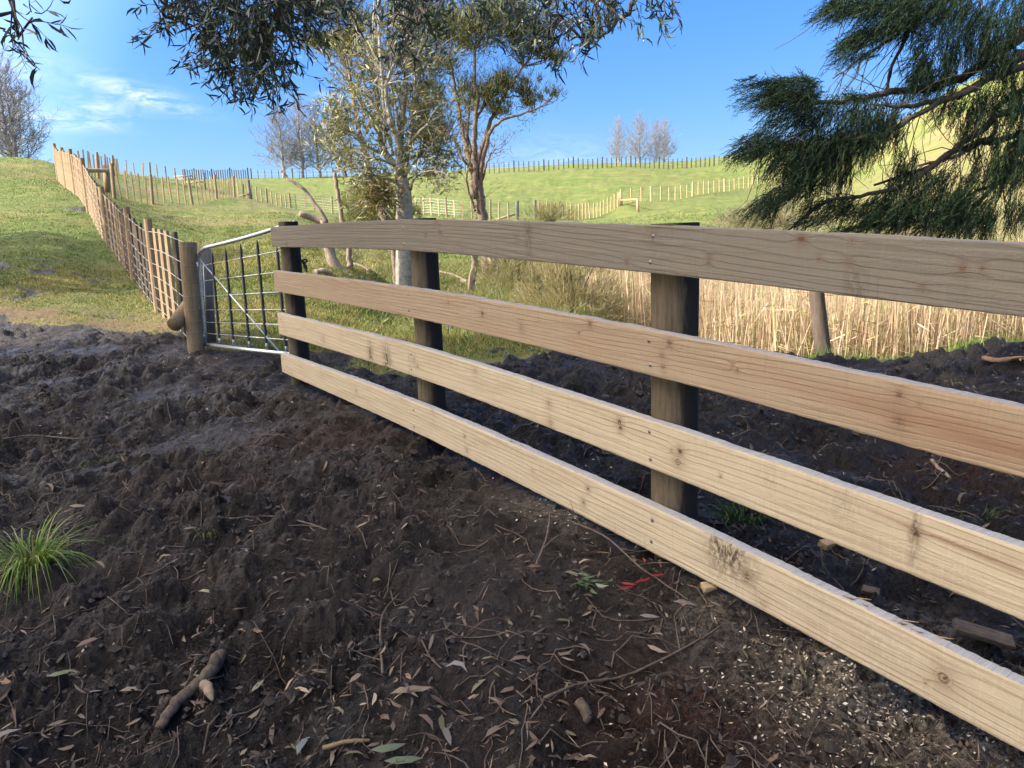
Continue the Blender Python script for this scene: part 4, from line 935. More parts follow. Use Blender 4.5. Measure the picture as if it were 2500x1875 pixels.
# --- kanuka: bundles of stringy stems with flat tufts of fine foliage
def kanuka(label, base, stems, tufts, extra, Y):
    root = thing('kanuka_tree', label, 'tree', base); mb = MB(); paths = []
    for pts, r0, r1 in stems: paths.append(branch(mb, pts, r0*.78, r1*.8, 8, 4, .012))
    tips = []
    for s in paths[1:]: twigs_from(mb, s, 9, .6, .009, tips, up=.5, t0=.45, sub=2)
    fb = MB(); cols = [(.11, .13, .045), (.16, .16, .06), (.07, .09, .04), (.20, .165, .085)]
    for c, rx, rz, n in tufts:
        c = np.array(c)
        # nearest stem joins the tuft by a twig
        A = np.concatenate(paths); q = A[np.argmin(np.linalg.norm(A-(c-UP*.2), axis=1))]
        for j in range(4):
            e = c + rng.normal(0, .35, 3)*np.array([rx, rx, rz]); tube(mb, smooth_path([q, (q+e)/2+rng.normal(0, .05, 3)-UP*.05, e], 3), np.linspace(.016, .005, 7), 4, False)
        k = int(n*95); o_ = rng.normal(0, .45, (k, 3))*np.array([rx, rx, rz]); lump = fbm(o_[:, 0]*6+c[0]*3, o_[:, 2]*8+c[2]*3, 2); o_ = o_[lump > .38]; k = len(o_)
        d = nrm(o_/np.array([rx, rx, rz])*.5+UP*.8+rng.normal(0, .45, (k, 3)))
        blades(fb, c+o_, d, rdir(k), rng.uniform(.07, .17, k), np.full(k, .018), mixcol(k, cols, .3))
    leafclump(fb, tips, extra, .08, .13, .10, cols, .4, 'blade')
    obj('trunk', mb, M_BARKK, root); obj('crown', fb, M_CON, root, smooth=False, col=True); return root
Y = 17.5; b = P(1192, 680, Y)
S = lambda L: [c3(x, y, Y+dz) for x, y, dz in L]
def c3z(L): return [c3(x, y, Y+dz) for x, y, dz in L]
st = [([b-UP*.2, P(1188, 640, Y), c3(420, 1150, Y), c3(405, 1070, Y), c3(385, 900, Y), c3(355, 760, Y)], .17, .13)]
st += [(c3z([(350,800,0),(310,640,0),(270,450,.1),(235,300,.2),(215,150,.3),(180,0,.3),(150,-200,.3)]), .09, .03),
       (c3z([(365,900,-.05),(345,640,-.1),(345,500,-.1),(350,300,-.1),(365,100,-.1),(345,0,-.1),(340,-250,-.1)]), .10, .04),
       (c3z([(385,800,.1),(375,600,.1),(430,420,.1),(480,260,.1),(550,130,.1),(640,0,.1),(720,-120,.1)]), .085, .03),
       (c3z([(385,850,0),(400,650,-.1),(450,420,-.2),(510,330,-.2),(600,280,-.2),(740,235,-.2),(870,180,-.2),(940,120,-.2)]), .075, .014),
       (c3z([(340,750,0),(290,640,-.2),(250,590,-.3),(230,520,-.3),(180,440,-.3),(130,420,-.3)]), .05, .02),
       (c3z([(400,760,0),(430,650,-.2),(470,560,-.2),(505,520,-.2)]), .04, .012),
       (c3z([(300,600,.1),(270,540,.2),(290,400,.2),(300,200,.2),(310,60,.2)]), .05, .02),
       (c3z([(350,300,0),(440,150,.1),(560,60,.2),(640,-40,.2)]), .045, .015),
       (c3z([(550,130,.1),(640,110,.1),(700,110,.1),(760,60,.1)]), .03, .01),
       (c3z([(330,900,.1),(325,700,.15),(320,560,.2),(260,300,.3)]), .06, .03),
       (c3z([(300,620,-.1),(285,800,-.15),(350,1000,-.1)]), .03, .03)]
Z3 = lambda x, y, dz=0: P(1000+x/2.765, y/2.765, Y+dz)
tf = [(Z3(540, 640), .42, .30, 18), (Z3(640, 560), .36, .24, 14), (Z3(930, 655), .30, .16, 11), (Z3(810, 695), .24, .10, 7), (Z3(790, 615), .26, .12, 7), (Z3(390, 670), .30, .5, 13), (Z3(975, 390), .34, .12, 9), (Z3(850, 350), .42, .22, 12),
      (Z3(500, 120), .9, .4, 34), (Z3(700, 190), .8, .4, 34), (Z3(300, 180), .7, .4, 24), (Z3(600, 740), .3, .2, 9), (Z3(230, 430), .4, .25, 9), (Z3(820, 545), .25, .1, 6), (Z3(420, 260), .7, .35, 22), (Z3(780, 250), .5, .3, 18), (Z3(640, 20), .9, .4, 25)]
kanuka('tree of many stringy reddish stems with flat foliage tufts, right of the pale trunk', b, st, tf, 2200, Y)
Y = 15.6; b = P(966, 728, Y)
st = [([b-UP*.2, P(968, 680, Y), P(962, 620, Y), P(948, 560, Y), P(925, 490, Y)], .085, .075)]
st += [([P(935, 520, Y), c2(1100, 700, Y), c2(1060, 500, Y+.1), c2(1010, 300, Y+.1), c2(985, 120, Y+.1), c2(950, -20, Y+.1), P(838, 110, Y), P(825, 30, Y), P(820, -60, Y)], .06, .03),
       ([P(925, 500, Y), c7(1640, 1050, Y), c7(1590, 850, Y), c7(1540, 600, Y+.2), c7(1510, 480, Y+.2), c7(1490, 350, Y+.2)], .05, .02),
       ([c7(1640, 900, Y), c7(1720, 700, Y+.2), c7(1700, 540, Y+.2), c7(1640, 400, Y+.2), c7(1560, 340, Y+.2)], .05, .015),
       ([P(960, 600, Y), P(985, 450, Y+.4), P(1002, 330, Y+.5), P(1020, 230, Y+.5), P(1030, 80, Y+.5)], .06, .03)]
tf = [(c7(1340, 290, Y), .42, .16, 12), (c7(1450, 310, Y), .42, .22, 14), (c7(1560, 300, Y), .40, .22, 14), (c7(1590, 240, Y), .3, .2, 8), (c7(1250, 20, Y), .5, .2, 12), (c7(1420, 10, Y), .5, .3, 14), (P(1045, 250, Y+.5), .42, .5, 26), (P(1060, 320, Y+.5), .4, .35, 20), (P(1025, 160, Y+.5), .5, .5, 26), (P(990, 60, Y+.5), .6, .5, 26), (P(1065, 70, Y+.5), .5, .5, 26), (P(870, 50, Y), .5, .3, 14)]
kanuka('slender stringy barked tree leaning left from behind the pale lichened trunk', b, st, tf, 700, Y)
# --- dead wood about the gully
Y = 12.6; b = P(822, 655, Y); root = thing('dead_tree', 'broken grey dead trunk with a crooked bare branch rising to the left', 'dead tree', b)
mb = MB(); branch(mb, [b-UP*.15+np.array([.15, 0, 0]), b, P(805, 610, Y), P(796, 570, Y), P(790, 538, Y)], .11, .06, 12, 4, .01)
branch(mb, [P(796, 545, Y), c2(740, 1000, Y), c2(650, 890, Y), c2(590, 810, Y), c2(500, 760, Y), c2(455, 700, Y), c2(432, 680, Y)], .036, .016, 8, 4, .008); obj('trunk', mb, M_DEAD, root)
mb = MB(); branch(mb, [P(797, 548, Y), c2(680, 1055, Y), c2(575, 1015, Y-.1)], .05, .048, 12, 3); obj('sawn_limb', mb, M_DEAD, root)
Y = 13.6; b = P(853, 632, Y); mb = MB(); branch(mb, [b-UP*.15, b, P(851, 580, Y), c2(900, 1060, Y), c2(880, 920, Y), c2(850, 780, Y), c2(842, 700, Y)], .055, .032, 10, 4, .008)
o = obj('dead_pole', mb, M_DEAD, loc=b); tagit(o, 'pale grey dead upright trunk snapped off at its top, left of the leafy tree', 'dead tree')
Y = 14.5; b = P(1150, 720, Y); mb = MB(); branch(mb, [b-UP*.15, b, P(1153, 670, Y), P(1158, 620, Y), P(1152, 575, Y), P(1156, 540, Y)], .085, .045, 9, 3, .02)
branch(mb, [P(1156, 650, Y), P(1170, 600, Y), P(1172, 585, Y)], .03, .012, 6, 3, .01); o = obj('dead_stub', mb, M_DEAD, loc=b); tagit(o, 'thin pale dead stub standing on the bank just right of the middle post', 'dead tree')
Y = 16.5; b = P(1205, 640, Y); mb = MB()
for i in range(26):
    e = b + rng.normal(0, .16, 3)+np.array([0, -.1, -.12]); branch(mb, [b+rng.normal(0, .05, 3), (b+e)/2+rng.normal(0, .04, 3), e], .018, .004, 5, 3)
tube(mb, [b+UP*.1, b-UP*.15], [.13, .09], 10, wob=.3); o = obj('root_mass', mb, M_DEAD, loc=b); tagit(o, 'grey knot of exposed roots beneath the stringy stemmed kanuka', 'roots')
def log(name, label, pts, r, m=M_DEAD, cat='log', n=9):
    mb = MB(); branch(mb, pts, r, r*.7, n, 4, r*.12); o = obj(name, mb, m, loc=pts[0]); return tagit(o, label, cat)
def lg(px, py, up=.0):
    p = hit(px, py, 1.0); return p+UP*up
for (a, b_, r, lb) in [((1075, 668), (1140, 690), .03, 'bleached dead branch lying on the bank behind the middle post'), ((1128, 690), (1165, 700), .05, 'short pale log lying against the dead stub'), ((1248, 668), (1290, 740), .02, 'thin pale dead stick leaning in the bank grass right of the stub'), ((1300, 840), (1370, 868), .04, 'brown driftwood like root at the muddy rim below the scrub bush'), ((772, 671), (808, 674), .05, 'cream sawn log half seen in grass above the second board'), ((860, 648), (905, 668), .03, 'fallen dead branch in the grass right of the broken trunk')]:
    p = hit(*a, y0=6.5); q = hit(*b_, y0=6.5)
    if abs(q[1]-p[1]) > 3: q = P(b_[0], b_[1], p[1])
    log('fallen_branch', lb, [p+UP*.03, (p+q)/2+UP*.06, q+UP*.03], r)
mb = MB(); Yl = 46; branch(mb, [P(1163, 542, Yl-1), P(1190, 533, Yl-.5), P(1215, 528, Yl)], .06, .04, 6, 3)
# --- bare winter trees
def bare_tree(h, seed, form='cone', lean=0.):
    global rng
    keep = rng; rng = np.random.default_rng(seed); mb = MB()
    tr = [np.array([0, 0, -.5])]; 
    for i in range(1, 15): tr.append(np.array([lean*h*(i/14)**1.5+rng.normal(0, .010*h), rng.normal(0, .006*h), h*i/14]))
    tr = np.array(tr); tube(mb, tr, np.linspace(.020*h, .0015*h, 15), 7, False)
    nb = 90
    for i in range(nb):
        t = (.10+.88*(i/nb))*14; a = int(t); p = tr[a]+(tr[min(a+1, 14)]-tr[a])*(t-a); f = t/14
        az = i*2.4+rng.normal(0, .4); L = h*(.40*(1-f)**.7+.06)*rng.uniform(.6, 1.15)*(1 if f > .22 else .85)
        el = .25+.55*f+rng.normal(0, .12); d = np.array([math.cos(az)*math.cos(el), math.sin(az)*math.cos(el), math.sin(el)])
        q = [p]
        for j in range(6): d = nrm(d+rng.normal(0, .13, 3)+UP*.13); q.append(q[-1]+d*L/6)
        q = np.array(q); r = h*.0045*(1-f*.6); tube(mb, q, np.linspace(r, r*.3, 7), 4, False)
        ns = int(12*(1-f*.5))
        for s in range(ns):
            k = rng.uniform(.15, 1)*5.9; b = int(k); c = q[b]+(q[b+1]-q[b])*(k-b); e = nrm(nrm(q[b+1]-q[b])*.6+rng.normal(0, .6, 3)+UP*.25); l = L*.34*rng.uniform(.4, 1.1)
            m_ = c+e*l*.5+rng.normal(0, .03*l, 3); f_ = c+nrm(e+UP*.2)*l; tube(mb, [c, m_, f_], [r*.38, r*.3, r*.2], 3, False)
            for w_ in range(6): g_ = f_-(f_-c)*rng.uniform(0, .8); e2 = nrm(e+rng.normal(0, .6, 3)+UP*.2); tube(mb, [g_, g_+e2*l*.5], [r*.25, r*.16], 3, False)
    rng = keep; v, q, t, c = mb.arrays(); me = mesh_from('bare_crown', v, q, t, smooth=False); me.materials.append(M_BARKB); return me
BT = [bare_tree(10, 11), bare_tree(10, 12), bare_tree(10, 13)]
def put_bare(px, ytop, ybase, Y, k, label, group, rz=0., sx=1.):
    b = P(px, ybase, Y); t = P(px, ytop, Y); s = (t[2]-b[2])/10
    o = bpy.data.objects.new('bare_tree', BT[k]); COL.objects.link(o); o.location = tuple(b); o.scale = (s*sx, s*sx, s); o.rotation_euler = (0, ROLL*-0, rz); tagit(o, label, 'tree', group)
for a in [(693, 258, 436, 96, 0, 'leftmost and widest bare tree of the skyline row', 0., 1.3), (740, 240, 436, 97, 1, 'tallest bare tree of the skyline row, second from its left end', 1., 1.2), (780, 250, 436, 98, 2, 'third bare tree of the skyline row, just left of the leafy tree', 2., 1.15), (845, 290, 436, 98, 0, 'bare skyline tree half hidden behind the olive leaves', 3., .95)]:
    put_bare(a[0], a[1], a[2], a[3], a[4], a[5], 'row of bare trees on the skyline', a[6], a[7])
for a in [(1510, 287, 408, 112, 1, 'leftmost bare tree of the small far clump on the right skyline', .5, .95), (1560, 280, 408, 110, 0, 'broadest bare tree of the small far clump, second from its left', 1.5, 1.2), (1602, 293, 407, 113, 2, 'thin bare tree in the small far clump, third from its left', 4., .85), (1622, 291, 406, 110, 1, 'rightmost bare tree of the small far clump', 3.5, 1.15)]:
    put_bare(a[0], a[1], a[2], a[3], a[4], a[5], 'small clump of bare trees on the right skyline', a[6], a[7])
put_bare(30, 110, 440, 55, 2, 'left one of the two bare trunks at the left edge beyond the hill crest', 'bare trees at the left edge', .7, 1.1)
put_bare(46, 170, 440, 54, 0, 'right one of the two bare trunks at the left edge, with wide low branches', 'bare trees at the left edge', 2.2, 1.25)
# ------------------------------------------------------------------ conifer reaching in from the right
def conifer():
    B0 = np.array([6.6, 6.2, -1.1]); root = thing('conifer', 'dark feathery cypress reaching in from the right, its drooping sprays hanging over the top board', 'tree', B0)
    Y = 5.6; T = np.array([6.6, 6.2, 0]); mb = MB()
    tube(mb, [B0-UP*.2, B0+UP*1.5, B0+UP*4, B0+UP*7.5], [.32, .28, .2, .06], 16, wob=.04)
    def out(L, Yd=0.):   # polyline in crop pixels, continued back to the trunk
        return [c4(x, y, Y+Yd+dz) for x, y, dz in L]
    limbs = []
    def limb(L, r0, r1, zt, Yd=0.):
        pts = [T+UP*zt] + out(L, Yd); limbs.append(branch(mb, pts, r0, r1, 8, 5, .006)); return limbs[-1]
    l1 = limb([(2350,160,.2),(2212,230,.1),(1900,460,0),(1620,590,0),(1300,625,-.1),(1080,670,-.1),(780,700,-.15),(600,640,-.15)], .05, .010, 2.2)
    l2 = limb([(2400,300,0),(2212,380,-.1),(1850,600,-.2),(1650,680,-.25),(1400,715,-.3),(1200,700,-.3)], .045, .010, 1.9)
    l3 = limb([(2300,420,-.1),(1850,610,-.3),(1650,690,-.3),(1300,880,-.3),(1000,950,-.3),(600,970,-.3),(300,1010,-.3)], .03, .007, 1.9)
    l4 = limb([(2350,700,0),(1900,900,-.1),(1650,1080,-.2),(1400,1250,-.2),(1100,1320,-.2),(850,1370,-.2),(660,1520,-.2)], .032, .007, 1.1)
    l5 = limb([(2200,-350,.3),(1950,-150,.2),(1700,0,.1),(1500,110,0),(1300,270,0),(1100,400,0),(920,530,0)], .03, .005, 3.4)
    l6 = limb([(2250,-350,.3),(1800,-100,.1),(1480,150,0),(1350,380,0),(1270,620,0)], .03, .008, 3.4)
    l7 = limb([(2300,1000,.1),(2150,1100,0),(1980,1280,0),(1800,1500,0)], .032, .012, .9)
    l8 = limb([(2350,900,.1),(2100,1180,.1),(1900,1300,.1),(1500,1480,.1),(1100,1540,.1)], .03, .006, .8)
    l9 = limb([(2200,-200,0),(1700,-60,0),(1300,30,0),(1000,60,0),(870,80,0)], .045, .008, 3.2)
    l10 = limb([(2212,900,.2),(1900,960,.2),(1500,1150,.15),(1200,1250,.1)], .03, .008, 1.3)
    l11 = limb([(2300,560,.3),(2000,900,.3),(1750,1050,.3),(1500,1120,.3)], .03, .008, 1.6)
    # fine bare interior twigs
    for s in limbs:
        for i in range(26):
            a = rng.integers(len(s)//4, len(s)-1); p = s[a]; d = nrm(nrm(s[a+1 if a+1 < len(s) else a]-s[a-1])*.5+rng.normal(0, .5, 3)-UP*.35); L = rng.uniform(.12, .6)
            q = [p]
            for j in range(4): d = nrm(d+rng.normal(0, .25, 3)-UP*.1); q.append(q[-1]+d*L/4)
            tube(mb, q, np.linspace(.0045, .0015, 5), 3, False)
    obj('trunk', mb, M_BARKC, root)
    # foliage masses in crop pixels: cx, cy, rx, ry, count, direction in picture
    fb = MB(); cols = [(.010, .021, .013), (.016, .031, .016), (.026, .040, .016), (.008, .015, .010)]
    masses = [(440,620,140,100,90,(-1,.05)), (620,640,150,110,130,(-.8,.2)), (730,600,90,80,70,(-.5,.5)), (600,780,180,110,120,(-.8,-.35)), (900,760,200,80,110,(-.5,-.6)), (1200,790,160,90,90,(-.3,-.8)),
              (330,1000,90,70,60,(-1,-.3)), (500,960,150,70,90,(-.9,-.2)), (650,1060,200,110,190,(-.7,-.5)), (850,1030,200,110,190,(-.5,-.6)), (1050,980,150,110,120,(-.3,-.7)), (700,1190,120,60,70,(-.4,-.8)), (950,1180,100,90,60,(-.2,-.9)), (1200,960,80,60,30,(-.2,-.9)),
              (560,1310,120,50,55,(-.85,-.55)), (420,1400,90,45,40,(-.9,-.5)), (720,1260,100,50,40,(-.7,-.6)), (480,1390,50,70,20,(-.2,-1.)),
              (900,1390,170,40,60,(-.8,-.4)), (780,1490,110,25,25,(-1,-.3)), (1120,1410,180,60,90,(-.8,-.4)), (1350,1400,180,80,120,(-.6,-.5)), (1600,1400,200,90,150,(-.5,-.6)), (1850,1440,150,90,130,(-.4,-.8)), (1250,1510,180,40,60,(-.8,-.3)), (1050,1545,120,16,20,(-1,-.1)), (1700,1510,200,40,80,(-.5,-.6)), (2150,1440,70,70,40,(-.2,-1)), (1970,1500,70,60,30,(-.2,-1)),
              (1400,1120,80,110,50,(-.2,-1)), (1350,1240,60,60,25,(-.3,-.9)), (2050,1000,70,110,40,(-.1,-1)), (1900,760,100,90,35,(-.2,-1)), (2160,820,50,160,45,(-.1,-1)), (1780,760,90,60,20,(-.3,-.9)),
              (1530,470,60,100,60,(-.2,-1)), (1500,560,100,60,50,(-.5,-.7)), (1700,400,50,130,50,(0,-1)), (1900,330,80,120,55,(-.1,-1)), (2050,260,100,130,90,(-.2,-.9)), (2000,420,90,90,50,(-.3,-.8)), (2110,460,60,100,40,(-.1,-1)),
              (950,60,120,60,60,(-.95,-.3)), (1100,20,170,50,110,(-.9,-.3)), (1300,60,200,70,130,(-.8,-.4)), (1500,60,180,80,120,(-.7,-.5)), (1700,60,140,70,70,(-.5,-.6)), (1130,240,120,50,60,(-.95,-.3)), (1050,300,80,35,35,(-1,-.3)), (1260,190,130,60,60,(-.9,-.4)), (1090,370,110,25,28,(-1,-.3)), (1420,170,110,60,50,(-.7,-.5)), (1600,-60,300,60,100,(-.6,-.5)), (1950,90,120,60,40,(-.5,-.6)), (1640,180,90,60,25,(-.4,-.8)),
              (1450,420,50,40,12,(-.9,-.3)), (2200,100,60,100,30,(-.3,-.8)), (960,900,250,60,60,(-.4,-.5)), (1100,650,120,25,25,(-.6,.3)),
              (1700,700,120,70,35,(-.4,-.7)), (2000,700,120,90,55,(-.2,-.9)), (2180,640,60,120,50,(-.2,-.9)), (1850,900,110,90,40,(-.3,-.9)), (2080,1180,90,90,60,(-.3,-.8)), (1750,1250,130,90,70,(-.5,-.6)), (1560,1230,110,70,50,(-.5,-.6)), (2180,1080,50,120,50,(-.1,-1)), (1950,1150,90,80,40,(-.3,-.8)), (1650,540,90,50,35,(-.4,-.7)), (1780,330,80,90,40,(-.2,-.9)), (1880,150,110,80,60,(-.4,-.7)), (1550,300,90,70,35,(-.5,-.6)), (1250,880,160,80,90,(-.4,-.6)), (2350,500,120,500,200,(-.3,-.9)), (2350,1200,120,300,140,(-.3,-.9)), (2300,-100,300,120,120,(-.5,-.6))]
    allL = np.concatenate(limbs)
    for cx, cy, rx, ry, n, (dx, dz) in masses:
        n = int(n*1.5); xs = cx+(25 if cx < 700 else 0)+rng.uniform(-1, 1, n)*rx; ys = cy+rng.uniform(-1, 1, n)*ry*.95; dp = rng.normal(-.15, .22, n)
        for x, y, q in zip(xs, ys, dp):
            p = c4(x, y, Y+q); D = nrm(np.array([dx, rng.normal(0, .35), dz])+rng.normal(0, .24, 3)-UP*.15); L = rng.uniform(.10, .25)
            m_ = 22; t = np.linspace(0, 1, m_); ax = p + D*(t-.4)[:, None]*L - UP*(t**2*.15*L)[:, None]
            sd = rdir(m_)*.75+D*1.0-UP*.2
            blades(fb, ax, nrm(sd), rdir(m_), rng.uniform(.022, .05, m_)*(1.15-.5*t), np.full(m_, .0048), mixcol(1, cols, .2)*rng.uniform(.8, 1.25, (m_, 1)))
    obj('foliage', fb, M_CON, root, smooth=False, col=True)
    mb = MB()
    for i in range(60):
        s = limbs[rng.integers(len(limbs))]; p = s[rng.integers(len(s)//3, len(s))]+rng.normal(0, .06, 3)-UP*.05
        tube(mb, [p+UP*.007, p+UP*.003, p-UP*.004, p-UP*.007], [.003, .0075, .0075, .003], 6)
    obj('cones', mb, M_BARKC, root)['kind'] = 'stuff'
conifer()
# ------------------------------------------------------------------ gum tree overhead, trunk behind the photographer
def gum():
    B0 = np.array([-2.6, -2.2, -1.35]); root = thing('gum_tree', 'overhanging gum tree whose sickle leaved branchlets hang into the top of the picture', 'tree', B0)
    mb = MB(); tube(mb, smooth_path([B0-UP*.2, B0+UP*1.5, B0+np.array([.1, .2, 3.2]), B0+np.array([.2, .3, 5.5])], 4), np.linspace(.30, .17, 13), 16, wob=.03)
    top = B0+np.array([.15, .25, 4.4]); Y = 4.6
    A = P(480, -260, Y); limbs = []
    def limb(pts, r0, r1): limbs.append(branch(mb, pts, r0, r1, 8, 5, .01)); return limbs[-1]
    limb([top, (top+A)/2+UP*.7, A+UP*.35, P(600, -120, Y), P(680, 20, Y), P(650, 120, Y)], .06, .006)
    limb([A+UP*.35, P(420, -60, Y-.1), P(400, 40, Y-.1)], .03, .008)
    C_ = P(1150, -260, Y+.2); limb([top, (top+C_)/2+UP*.9, C_+UP*.4, P(1480, -90, Y+.2), P(1560, -20, Y+.2), P(1500, 65, Y+.2), P(1440, 120, Y+.2)], .055, .004)
    limb([C_+UP*.4, P(1050, -90, Y+.1), P(1030, 20, Y+.1), P(1020, 60, Y)], .03, .008)
    D_ = P(-60, -150, 3.4); limb([top, (top+D_)/2+UP*.5, D_, P(-60, 40, 3.4), P(-20, 60, 3.4), P(45, 90, 3.4)], .018, .0025)
    tips = []; fb = MB()
    cols = [(.020, .036, .028), (.030, .050, .034), (.045, .068, .040), (.06, .085, .04), (.016, .026, .022)]
    # branchlets: start, drooping direction, in picture pixels
    def spray(px, py, Y_, L, n, ddx, ddz, leafL=.076):
        p = P(px, py, Y_); d = nrm(np.array([ddx, rng.normal(0, .35), ddz])+rng.normal(0, .2, 3)); q = [p]
        for j in range(6): d = nrm(d+rng.normal(0, .26, 3)-UP*.05); q.append(q[-1]+d*L/6)
        q = np.array(q); tube(mb, q, np.linspace(.0032, .0011, 7), 3, False)
        t = rng.uniform(0, 1, n)*5.99; a = t.astype(int); b = q[a]+(q[a+1]-q[a])*(t-a)[:, None]
        dd = nrm(nrm(q[a+1]-q[a])*.5+rng.normal(0, .62, (n, 3))-UP*.22)
        sickles(fb, b, dd, rdir(n), rng.uniform(.65, 1.2, n)*leafL, rng.uniform(.009, .0145, n), mixcol(n, cols, .25), rng.normal(0, .13, n))
        return q
    def cloud(cx, cy, rx, ry, n, ddx=-.2, ddz=-.7, Y_=Y, L=.29, nl=15):
        for i in range(n):
            a = rng.uniform(0, 2*np.pi); r = math.sqrt(rng.random()); q = spray(cx+rx*r*math.cos(a)+(45 if cx < 900 else -15), cy-52+ry*r*math.sin(a), Y_+rng.normal(0, .25), L*rng.uniform(.6, 1.2), nl, ddx, ddz)
            if i % 3 == 0:
                Al = np.concatenate(limbs); s = Al[np.argmin(np.linalg.norm(Al-q[0], axis=1))]; tube(mb, smooth_path([s, (s+q[0])/2+UP*.05+rng.normal(0, .03, 3), q[0]], 3), np.linspace(.007, .003, 7), 4, False)
    cloud(470, 20, 100, 45, 26, -.5); cloud(420, 60, 55, 40, 11, -.8); cloud(600, 20, 120, 55, 46, -.2); cloud(520, 90, 80, 45, 26, -.3); cloud(590, 110, 70, 50, 28, -.15)
    cloud(560, 160, 70, 30, 22, -.3); cloud(620, 185, 55, 25, 18, .1); cloud(500, 150, 40, 25, 8, -.6); cloud(590, 215, 50, 14, 10, -.1); cloud(700, 30, 90, 35, 22, .5); cloud(640, 60, 60, 40, 22, .2); cloud(740, 5, 60, 25, 9, .6)
    cloud(1020, 40, 60, 45, 17, .1, Y_=Y+.3); cloud(1090, 20, 60, 30, 12, .0, Y_=Y+.3); cloud(1010, 100, 55, 40, 10, 0, Y_=Y+.3); cloud(1190, 30, 90, 40, 14, .3, Y_=Y+.3); cloud(1270, 60, 60, 40, 7, .2, Y_=Y+.3); cloud(960, 20, 60, 40, 8, 0, Y_=Y+.3)
    cloud(1400, 20, 70, 25, 13, -.5); cloud(1460, 40, 80, 30, 15, 0); cloud(1380, 90, 40, 25, 8, -.8); cloud(1540, 20, 70, 25, 8, .7); cloud(1440, 100, 50, 20, 6, -.6); cloud(1370, 110, 30, 15, 4, -.3); cloud(1620, 25, 30, 15, 4, .9)
    cloud(-10, 80, 30, 20, 3, .5, -.5, 3.4, .2, 8); cloud(20, 95, 40, 15, 3, .9, .1, 3.4, .2, 9); cloud(-10, 130, 20, 15, 2, .4, -.6, 3.4, .18, 8)
    # foliage above the frame, overhead
    for i in range(150):
        cx, cy, cz = rng.uniform(-4.5, 3.5), rng.uniform(.5, 6.5), rng.uniform(2.6, 4.2)
        if cz < .38*max(cy, 0)+1.0: continue
        p = np.array([cx, cy, cz]); n = 6; q = p+rng.normal(0, .22, (n, 3)); sickles(fb, q, nrm(rng.normal(0, .5, (n, 3))-UP*.6), rdir(n), np.full(n, .09), np.full(n, .012), mixcol(n, cols, .2), rng.normal(0, .13, n))
    obj('trunk', mb, M_BARKC, root); obj('foliage', fb, M_GUM, root, smooth=False, col=True)
gum()
# ------------------------------------------------------------------ shelter trees on the left, outside the frame, that shade the yard
def shelter(x, y, z0, h, r, n, label, leaf=.22, open_=.30, low=.25):
    b = np.array([x, y, z0]); root = thing('shelter_tree', label, 'tree', b, 'shelter trees left of the yard'); mb = MB(); tube(mb, [b-UP*.2, b+UP*h*.4, b+UP*h*.85], [.2, .15, .05], 10)
    for i in range(18):
        a = rng.uniform(0, 2*np.pi); s = b+UP*h*rng.uniform(.2, .8); e = s+np.array([math.cos(a)*r*.8, math.sin(a)*r*.8, .5]); tube(mb, smooth_path([s, (s+e)/2-UP*.1, e], 3), np.linspace(.05, .01, 7), 5, False)
    obj('trunk', mb, M_BARKC, root)
    q = nrm(rng.normal(size=(n, 3)))*rng.random((n, 1))**.4; q = q*np.array([r, r, h*(1-low)/2]); q[:, 2] += h*(1+low)/2
    lump = fbm(q[:, 1]*1.1+x, q[:, 2]*1.1+y, 3); q = q[lump > open_]; k = len(q); fb = MB()
    kites(fb, b+q, rdir(k)-UP*.2, rdir(k), np.full(k, leaf*1.5), np.full(k, leaf*.9), mixcol(k, [(.03, .05, .025), (.05, .08, .03)], .3))
    obj('crown', fb, M_LEAF, root, smooth=False, col=True)
SH = [(-9.5, 1.2, -.9, 8.0, 2.8, 9000, 'dense shelter tree left of the yard, level with the photographer'), (-11.0, 3.4, -.6, 7.5, 1.8, 6500, 'dense shelter tree left of the yard, nearest the slope'), (-8.5, -2.5, -1.2, 8.5, 3.2, 9000, 'tall shelter tree left of and behind the photographer'), (-14.5, 2.0, -.2, 10.5, 2.8, 9000, 'second row shelter tree on the left, behind the nearest two'), (-14.0, -2.5, -1.0, 11.0, 3.5, 9000, 'tallest shelter tree in the second row on the left'), (-15.5, 10.6, .3, 6.8, 2.5, 3600, 'open shelter tree on the foot of the slope, outside the left edge', .22, .40)]

for i, a in enumerate(SH): shelter(*a)
# ------------------------------------------------------------------ foreground: grass tuft, litter, sticks
def tuft(name, label, px, py, n, r, h, cols, Y0=None, w=.006, droop=1.):
    c = hit(px, py); mb = MB()
    for i in range(n):
        th = rng.uniform(0, 2*np.pi); rr = r*math.sqrt(rng.random()); p = c+np.array([rr*math.cos(th), rr*math.sin(th)*.7, -.01]); L = h*rng.uniform(.5, 1.15)
        out = np.array([math.cos(th), math.sin(th), 0])*rng.uniform(.3, 1.1)+rng.normal(0, .25, 3)*np.array([1, 1, 0]); m = 8; t = np.linspace(0, 1, m)
        pts = p + out[None]*(t**1.4*L*.75)[:, None] + UP*(t*L*.95 - droop*t**2.6*L*rng.uniform(.35, 1.25))[:, None]
        s = nrm(np.cross(out, UP))*w*rng.uniform(.5, 1.); ww = (1-t**2.2)[:, None]*.5+.03; nrmz = UP*w*.25
        v = np.concatenate([pts-s*ww, pts+s*ww]); q = [[k, k+1, m+k+1, m+k] for k in range(m-1)]
        c0 = mixcol(1, cols, .2)[0]; mb.add(v, q, None, np.concatenate([c0*(.75+.5*t[:, None])]*2))
    o = obj(name, mb, M_GRASS, loc=c, col=True); return tagit(o, label, 'grass tuft')
tuft('grass_tuft', 'bright green drooping grass tuft at the left edge on the bare mud', 82, 1400, 300, .06, .31, [(.13, .22, .03), (.21, .30, .05), (.09, .15, .03), (.38, .34, .16)], w=.006)
